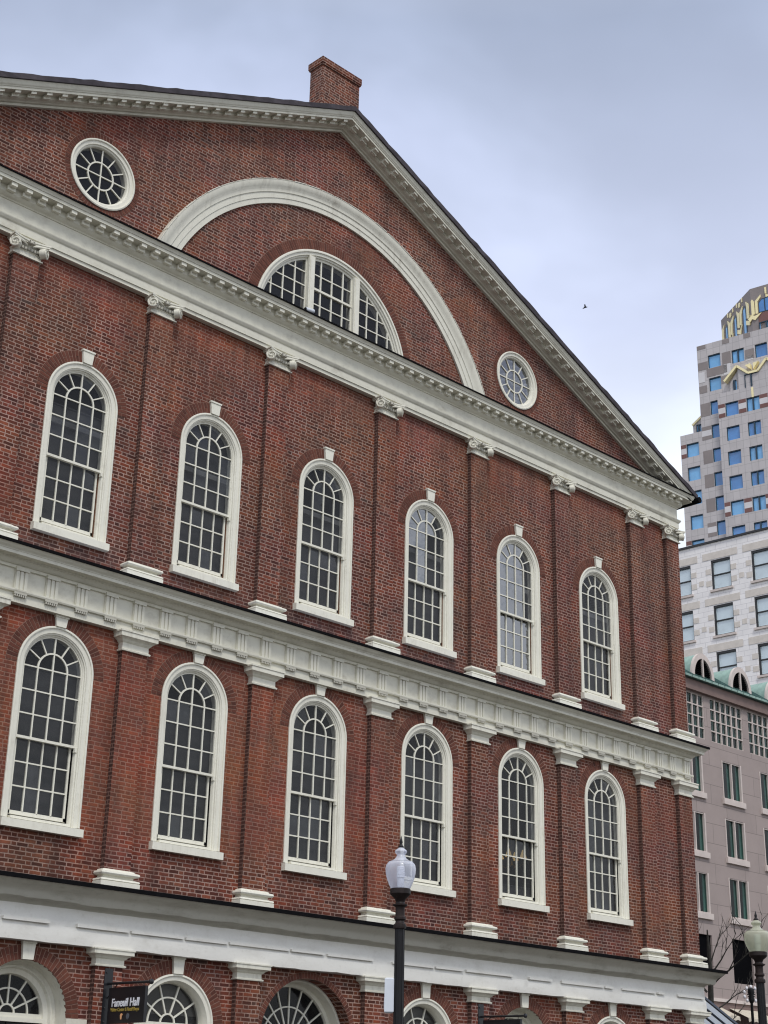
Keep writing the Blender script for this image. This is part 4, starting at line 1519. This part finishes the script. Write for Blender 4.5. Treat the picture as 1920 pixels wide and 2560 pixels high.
# cream shop awnings at the foot of the pink building
aw = simple('cream_canvas', (.52, .47, .38), .8, .15, 3)
for i, x in enumerate((41.4, 44.6, 47.9)):
    q = MB()
    n = 12
    vs = []
    for k in range(n+1):
        xx = 2.5*k/n
        sag = .03*math.sin(k*math.pi/2)
        vs += [(xx, 0, 6.9), (xx, -1.0, 6.45+sag), (xx, -1.02, 6.26+.05*(k % 2))]
    q.add(vs, [(3*k+j, 3*k+3+j, 3*k+4+j, 3*k+1+j) for k in range(n) for j in (0, 1)])
    o_ = q.build('shop_awning', aw, None)
    o_.location = (x, 19.92, 0)
    tag(o_, ['cream scalloped shop awning, left one at the foot of the pink building', 'cream scalloped shop awning, middle one at the foot of the pink building',
             'cream scalloped shop awning, right one at the foot of the pink building'][i], 'awning', 'cream awnings at the foot of the pink building')

# ================================================================== PALE STONE BUILDING
ws = thing('pale_stone_building', 'pale stone office block with tan quoins and black framed windows in front of the tower', 'building', (80, 40, 0), R(-86))
M['wstone'] = block_mat('pale_ashlar', (.80, .775, .77), (.60, .58, .59), .95, .42, .5, .022, .04)
M['tan'] = simple('tan_stone', (.62, .57, .52), .8, .12, 2)
M['wframe'] = simple('black_window_frame', (.012, .012, .015), .4, .2)
M['wglass'] = simple('pale_sky_glass', (.50, .60, .66), .08, .18, .5, spec=.9)
hl = []
wc = [-2.43 + 3.6*k for k in range(-4, 5)]
wr = [41.6, 37.78, 33.96, 30.14, 26.3]
for s0 in wc:
    for z0_ in wr: hl.append([(s0, z0_), (s0, z0_+2.48), (s0+1.74, z0_+2.48), (s0+1.74, z0_)])
q = MB()
holed(q, [(-18, 0), (18, 0), (18, 45.6), (-18, 45.6)], hl, 0, .30)
h_ = 2.48; w_ = 1.74
for s in wc:
    for z_ in wr:
        q.box(s-.72, s+2.40, -.03, .02, z_+h_+.08, z_+h_+.66, 1)
        q.box(s+2.45, s+2.87, -.02, .02, z_+.5, z_+.92, 1)
        for (a, b2) in ((-.50, -.02), (w_+.02, w_+.50)):
            for zz in (.35, 1.35): q.box(s+a, s+b2, -.025, .02, z_+zz, z_+zz+.44, 1)
q.add([(-18, 0, 0), (-18, 18, 0), (-18, 18, 45.6), (-18, 0, 45.6)], [(0, 1, 2, 3)])
q.add([(18, 0, 0), (18, 18, 0), (18, 18, 45.6), (18, 0, 45.6)], [(0, 1, 2, 3)])
q.add([(-18, 0, 45.6), (18, 0, 45.6), (18, 18, 45.6), (-18, 18, 45.6)], [(0, 1, 2, 3)])
q.build('wall', [M['wstone'], M['tan']], ws)
q = MB(); q.box(-18.1, 18.1, -.12, .3, 45.56, 45.72); q.build('coping', M['wframe'], ws)
f = MB()
w_, h_ = 1.74, 2.48
f.box(0, .14, .06, .28, 0, h_); f.box(w_-.06, w_, .06, .28, 0, h_); f.box(.14, w_-.06, .06, .28, h_-.16, h_); f.box(.14, w_-.06, .06, .28, 0, .07)
f.box(.14, w_-.06, .10, .26, h_/2-.05, h_/2+.03)
f0 = f.build('window', M['wframe'], ws)
p = MB(); p.add([(0, .2, 0), (w_, .2, 0), (w_, .2, h_), (0, .2, h_)], [(0, 1, 2, 3)]); p0 = p.build('pane', M['wglass'], f0)
tr_ = MB()
tr_.box(.14, w_-.06, .17, .195, .07, .16); tr_.box(.14, .22, .17, .195, .16, h_-.2); tr_.box(w_-.16, w_-.06, .17, .195, .16, h_-.2)
tr0 = tr_.build('inner_frame', simple('pale_blue_reveal', (.62, .72, .76), .5, .05), f0)
s_ = MB(); s_.box(-.15, w_+.15, -.14, .05, -.20, -.03); s0_ = s_.build('sill', M['pinktrim'], f0)
fst = True
for s in wc:
    for z_ in wr:
        if fst: f0.location = (s, 0, z_); fst = False
        else:
            c = copy_part(f0, ws, (s, 0, z_))
            for o_ in (p0, tr0, s0_): copy_part(o_, c)
# ================================================================== GRANITE TOWER
tw = thing('granite_tower', 'tall stepped grey granite tower with blue windows and pale gold ornament at its crown', 'building', (160, 100, 0), R(-80))
M['gran'] = block_mat('grey_granite', (.47, .445, .45), (.31, .295, .30), 1.05, 3.87/3, 0, .03, .04)
M['gdark'] = simple('dark_granite', (.235, .205, .20), .7, .12, .5)
M['gred'] = simple('red_granite', (.165, .078, .07), .7, .12, .5)
M['glight'] = simple('light_granite', (.60, .585, .60), .7, .1, .5)
M['gold'] = simple('pale_gold', (.86, .76, .44), .45, .08, .5)
M['bglass'] = simple('blue_glass', (.065, .22, .52), .10, .25, .35, spec=.8)
M['bglass2'] = simple('pale_blue_glass', (.15, .40, .70), .10, .2, .35, spec=.8)
M['bframe'] = simple('dark_blue_frame', (.012, .035, .06), .4, .1)


def tower_block(name, s0, s1, y0, ztop, wins, pitch_cols):
    hl = []
    for (a, b2, zt) in wins:
        hl.append([(a, zt-2.2), (a, zt), (b2, zt), (b2, zt-2.2)])
    q = MB()
    holed(q, [(s0, 0), (s1, 0), (s1, ztop), (s0, ztop)], hl, y0, .35)
    for sx in (s0, s1): q.add([(sx, y0, 0), (sx, 25, 0), (sx, 25, ztop), (sx, y0, ztop)], [(0, 1, 2, 3)])
    q.add([(s0, y0, ztop), (s1, y0, ztop), (s1, 25, ztop), (s0, 25, ztop)], [(0, 1, 2, 3)])
    return q.build(name, M['gran'], tw)


rnd = random.Random(5)


def tower_window(par, a, b2, zt, y0, double=False):
    z_ = zt-2.2
    f = MB()
    f.box(a, a+.09, y0+.1, y0+.34, z_, zt); f.box(a+.09, b2, y0+.1, y0+.34, zt-.12, zt); f.box(a+.09, b2, y0+.16, y0+.34, z_, z_+.06)
    if double: f.box((a+b2)/2-.12, (a+b2)/2+.10, y0+.08, y0+.34, z_+.06, zt-.12)
    fo = f.build('window', M['bframe'], par)
    p = MB()
    p.box(a, b2, y0+.30, y0+.34, z_, zt)
    p.build('pane', M['bglass'] if rnd.random() < .62 else M['bglass2'], fo)
    t_ = MB()
    xs_ = [(a+.09, b2)] if not double else [(a+.09, (a+b2)/2-.12), ((a+b2)/2+.10, b2)]
    for (c_, d_) in xs_:
        t_.box(c_, c_+.09, y0+.26, y0+.295, z_+.06, zt-.12); t_.box(d_-.09, d_, y0+.26, y0+.295, z_+.06, zt-.12); t_.box(c_+.09, d_-.09, y0+.26, y0+.295, z_+.06, z_+.15)
    t_.build('sash_line', M['bglass2'], fo)


wl = [(2.13, 4.12, 97.42-3.87*k) for k in range(9)]
wm = [(6.42-.035*k*1.0, 8.40-.11*k, 111.17-3.86*k) for k in range(11)]
wm2 = [(10.24, 12.21, 110.94), (13.95, 15.86, 110.87), (17.6, 19.5, 110.8)]
wa = [(9.10-.045*k, 11.13-.045*k, 102.05-3.93*k) for k in range(8)]
wb = [(12.42-.045*k, 14.42-.045*k, 102.02-3.93*k) for k in range(8)]
wcx = [(15.75, 17.75, 102.0-3.93*k) for k in range(8)]
b1 = tower_block('left_block', 1.2, 4.70, 0, 98.98, wl, 1)
for a in wl: tower_window(b1, *a, 0)
b2_ = tower_block('main_block', 4.70, 24, 0.0, 113.2, wm + wm2, 1)
for a in wm: tower_window(b2_, *a, 0.0)
for k_, a in enumerate(wm2): tower_window(b2_, *a, 0.0, k_ != 1)
b3 = tower_block('front_block', 7.95, 24, -1.0, 103.8, wa + wb + wcx, 1)
for a in wa: tower_window(b3, *a, -1.0)
for a in wb: tower_window(b3, *a, -1.0, True)
for a in wcx: tower_window(b3, *a, -1.0)


def panels(par, name, rects, y, mt_):
    for (a, b2, c_, d_) in rects:
        q = MB(); q.box(a, b2, y-.03, y+.02, c_, d_); q.build(name, mt_, par)


red, dark, light = [], [], []
for k, (a, b2, zt) in enumerate(wl):
    if k in (0, 4, 5): red += [(1.25, a-.03, zt-.65, zt-.02), (1.25, a-.03, zt-2.2, zt-1.55)]; light += [(1.25, a-.03, zt-1.55, zt-.65)]
panels(b1, 'red_panel', red, 0, M['gred']); panels(b1, 'light_panel', light, 0, M['glight'])
red, dark, light = [], [], []
for k, (a, b2, zt) in enumerate(wm):
    if k in (0,): dark += [(4.75, 6.15, 112.5, 113.15), (4.75, a-.05, zt-2.2, zt-.9), (8.7, 10.1, zt-2.2, zt-.2)]
    elif k == 1: dark += [(4.75, 6.0, zt-2.2, zt-1.0), (6.1, 9.4, zt+.25, zt+1.6), (b2+.05, 9.6, zt-1.4, zt-.2)]; light += [(4.78, 5.75, zt-.4, zt+1.3), (8.85, 9.95, zt-.1, zt+1.7)]
    elif k in (3, 7): dark += [(4.75, a-.05, zt-.7, zt-.05), (4.75, a-.05, zt-2.2, zt-1.6)]; light += [(4.75, a-.05, zt-1.6, zt-.7)]
    else: dark += [(4.75, a-.05, zt-2.2, zt-.1)]
dark += [(8.86, 10.0, 112.4, 113.15), (12.3, 13.4, 112.4, 113.15), (12.35, 13.8, 108.8, 110.4)]
light += [(12.4, 13.6, 108.6, 109.3)]
panels(b2_, 'dark_panel', dark, 0, M['gdark']); panels(b2_, 'light_panel', light, 0, M['glight'])
red, dark, light = [], [], []
for k in (0, 4):
    zt = 102.05-3.93*k
    for (a, b2) in ((8.0, 9.05-.045*k), (11.2-.045*k, 12.35-.045*k), (14.45-.045*k, 15.7)):
        red += [(a, b2, zt-.65, zt-.02), (a, b2, zt-2.2, zt-1.55)]; light += [(a, b2, zt-1.55, zt-.65)]
panels(b3, 'red_panel', red, -1.0, M['gred']); panels(b3, 'light_panel', light, -1.0, M['glight'])

# attic with a gold chevron over the front block
q = MB()
q.prism([(9.9, 103.8), (9.9, 105.3), (11.35, 107.35), (11.35, 103.8)], -.55, .02)
q.prism([(11.35, 103.8), (11.35, 107.3), (13.05, 105.75), (14.6, 105.85), (16.0, 107.4), (17.4, 105.8), (19.2, 105.8), (19.2, 103.8)], -.9, .02)
at = q.build('attic_gable', M['gran'], tw)
q = MB()
for a, b2 in (((9.2, 105.6), (11.30, 107.62)), ((11.30, 107.62), (13.05, 106.0)), ((13.05, 106.0), (14.5, 106.0)), ((14.5, 106.0), (16.0, 107.65)), ((16.0, 107.65), (17.5, 106.0))):
    q.bar(a, b2, .34, -1.15, -.2)
q.build('gold_chevron', M['gold'], at)
q = MB(); q.prism([(13.75, 107.6), (14.6, 107.7), (13.75, 106.6)], -.8, -.1); q.build('gold_triangle', M['gold'], at)
q = MB(); q.prism([(12.5, 107.55), (13.3, 107.65), (13.3, 106.8)], -.8, -.1); q.build('gold_triangle', M['gold'], at)
q = MB(); q.box(13.30, 13.62, -1.05, -.9, 101.95, 103.55); q.build('gold_bar', M['gold'], at)
tower_window(at, 12.40, 14.45, 105.9, -1.15, True)
tower_window(at, 10.45, 10.95, 105.6, -.85, True)
# small left attic
q = MB()
q.prism([(2.5, 98.98), (2.5, 101.1), (4.6, 102.6), (4.6, 98.98)], 2.0, 6.0)
la = q.build('side_gable', M['gran'], tw)
q = MB(); q.bar((2.42, 101.2), (4.65, 102.8), .30, 1.8, 6.1); q.build('gold_coping', M['gold'], la)
tower_window(la, 3.1, 3.9, 101.1, 1.7, True)

# crown: an octagonal top, one facet turned left, ornaments in pale gold
KX, KY = 13.1, 2.0
FD = Vector((math.cos(R(138.7)), math.sin(R(138.7)), 0))       # along the facet, to the left and back
FN = Vector((FD.y, -FD.x, 0))
if FN.y > 0: FN = -FN
q = MB()
Lp = Vector((KX, KY, 0)) + FD*10.3
pts = [(KX, KY), (KX+14, KY), (KX+14+7.7, KY+6.8), (KX+21.7, 26), (Lp.x, 26), (Lp.x, Lp.y)]
n = len(pts)
q.add([(a, b2, 113.1) for a, b2 in pts] + [(a, b2, 121.6) for a, b2 in pts], [(i, (i+1) % n, (i+1) % n+n, i+n) for i in range(n)] + [tuple(range(n, 2*n))])
cw = q.build('crown', M['gdark'], tw)


def facet_poly(mb, poly, d0, d1):
    """polygon in facet coordinates (distance from the corner, z) with thickness"""
    k = len(poly)
    P0 = Vector((KX, KY, 0))
    vs = [tuple(P0 + FD*a + FN*d0 + Vector((0, 0, b2))) for a, b2 in poly] + [tuple(P0 + FD*a + FN*d1 + Vector((0, 0, b2))) for a, b2 in poly]
    mb.add(vs, [tuple(range(k)), tuple(range(2*k-1, k-1, -1))] + [(i, (i+1) % k, (i+1) % k+k, i+k) for i in range(k)])


arms_l = lambda o: [(o+.88, 120.2), (o+.0, 119.4), (o+.0, 116.9), (o+.75, 117.2), (o+.7, 119.25)]
arms_r = lambda o: [(o-1.0, 120.05), (o-.95, 119.6), (o-.50, 118.6), (o-.35, 117.0), (o+.15, 117.3), (o+.05, 119.4)]
first = None
for o_ in (7.07, 3.87, .67):
    q = MB(); facet_poly(q, arms_l(o_), .02, .14); q.build('gold_fin', M['gold'], cw)
    q = MB(); facet_poly(q, arms_r(o_-.25 if o_ > 1 else o_), .02, .14)
    if o_ > 1: q.build('gold_fin', M['gold'], cw)
q = MB(); facet_poly(q, [(9.07, 120.15), (10.02, 119.6), (10.24, 114.5), (9.63, 114.5), (9.41, 119.44)], .02, .14); q.build('gold_fin', M['gold'], cw)
for a, b2 in ((9.0, 8.0), (5.9, 4.8), (2.85, 1.6)):
    q = MB(); facet_poly(q, [(a, 119.2), ((a+b2)/2, 119.9), (b2, 119.4), (b2, 113.6), (a, 113.6)], .02, .06)
    wo_ = q.build('crown_window', M['bframe'], cw)
    q = MB(); facet_poly(q, [(a-.35, 119.2), (b2+.25, 119.3), (b2+.25, 113.8), (a-.35, 113.8)], .061, .08); q.build('pane', M['bglass2'], wo_)
    q = MB(); facet_poly(q, [(a-.2-1.1, 116.9), (a-1.2-1.0, 116.4), (a-1.9-1.0, 117.1), (a-1.3-1.0, 115.6), (a-.6-.6, 116.2)], .05, .2); q.build('gold_chevron', M['gold'], cw)
for (a, c_) in ((6.86, 120.66), (3.68, 120.73)):
    q = MB(); facet_poly(q, [(a+.35*math.cos(k*.6283), c_+.42*math.sin(k*.6283)) for k in range(10)], .02, .12); q.build('gold_disc', M['gold'], cw)
    for d_ in (-.92, .92):
        q = MB(); facet_poly(q, [(a+d_-.12, c_+.05), (a+d_+.12, c_+.05), (a+d_+.12, c_+.75), (a+d_-.12, c_+.75)], .02, .12); q.build('gold_bar', M['gold'], cw)
q = MB()
fx = lambda a: KX + a
q.prism([(fx(.05), 117.0), (fx(.05), 119.4), (fx(.25), 119.65), (fx(.55), 119.2), (fx(.55), 117.0)], KY-.14, KY-.02)
q.prism([(fx(1.65), 120.1), (fx(1.65), 119.65), (fx(1.10), 119.0), (fx(1.05), 117.0), (fx(.68), 117.05), (fx(.72), 119.2)], KY-.16, KY-.02)
q.prism([(fx(-.6), 116.5), (fx(-.2), 116.65), (fx(.1), 117.0), (fx(.55), 116.7), (fx(1.65), 117.0), (fx(.55), 116.0), (fx(.1), 116.3), (fx(-.25), 115.9)], KY-.18, KY-.02)
q.box(fx(2.35), fx(2.60), KY-.15, KY-.02, 120.0, 121.1)
q.prism([(fx(2.45), 119.9), (fx(2.45), 119.4), (fx(3.4), 119.5)], KY-.16, KY-.02)
q.build('gold_fin', M['gold'], cw)
q = MB(); q.prism([(fx(1.2), 117.1), (fx(1.2), 118.8), (fx(1.75), 119.4), (fx(2.9), 119.45), (fx(3.5), 118.8), (fx(3.5), 117.1)], KY-.06, KY-.02)
wo_ = q.build('crown_window', M['bframe'], cw)
q = MB(); q.prism([(fx(1.3), 117.2), (fx(1.3), 118.7), (fx(1.75), 119.2), (fx(2.1), 119.2), (fx(2.1), 117.2)], KY-.08, KY-.061)
q.prism([(fx(2.3), 117.2), (fx(2.3), 119.25), (fx(2.9), 119.3), (fx(3.4), 118.7), (fx(3.4), 117.2)], KY-.08, KY-.061); q.build('pane', M['bglass'], wo_)
q = MB(); q.box(fx(1.05), fx(3.6), KY-.05, KY-.02, 115.45, 117.0); q.build('red_panel', M['gred'], cw)
tower_window(cw, fx(1.1), fx(3.5), 115.4, KY-.30, True)
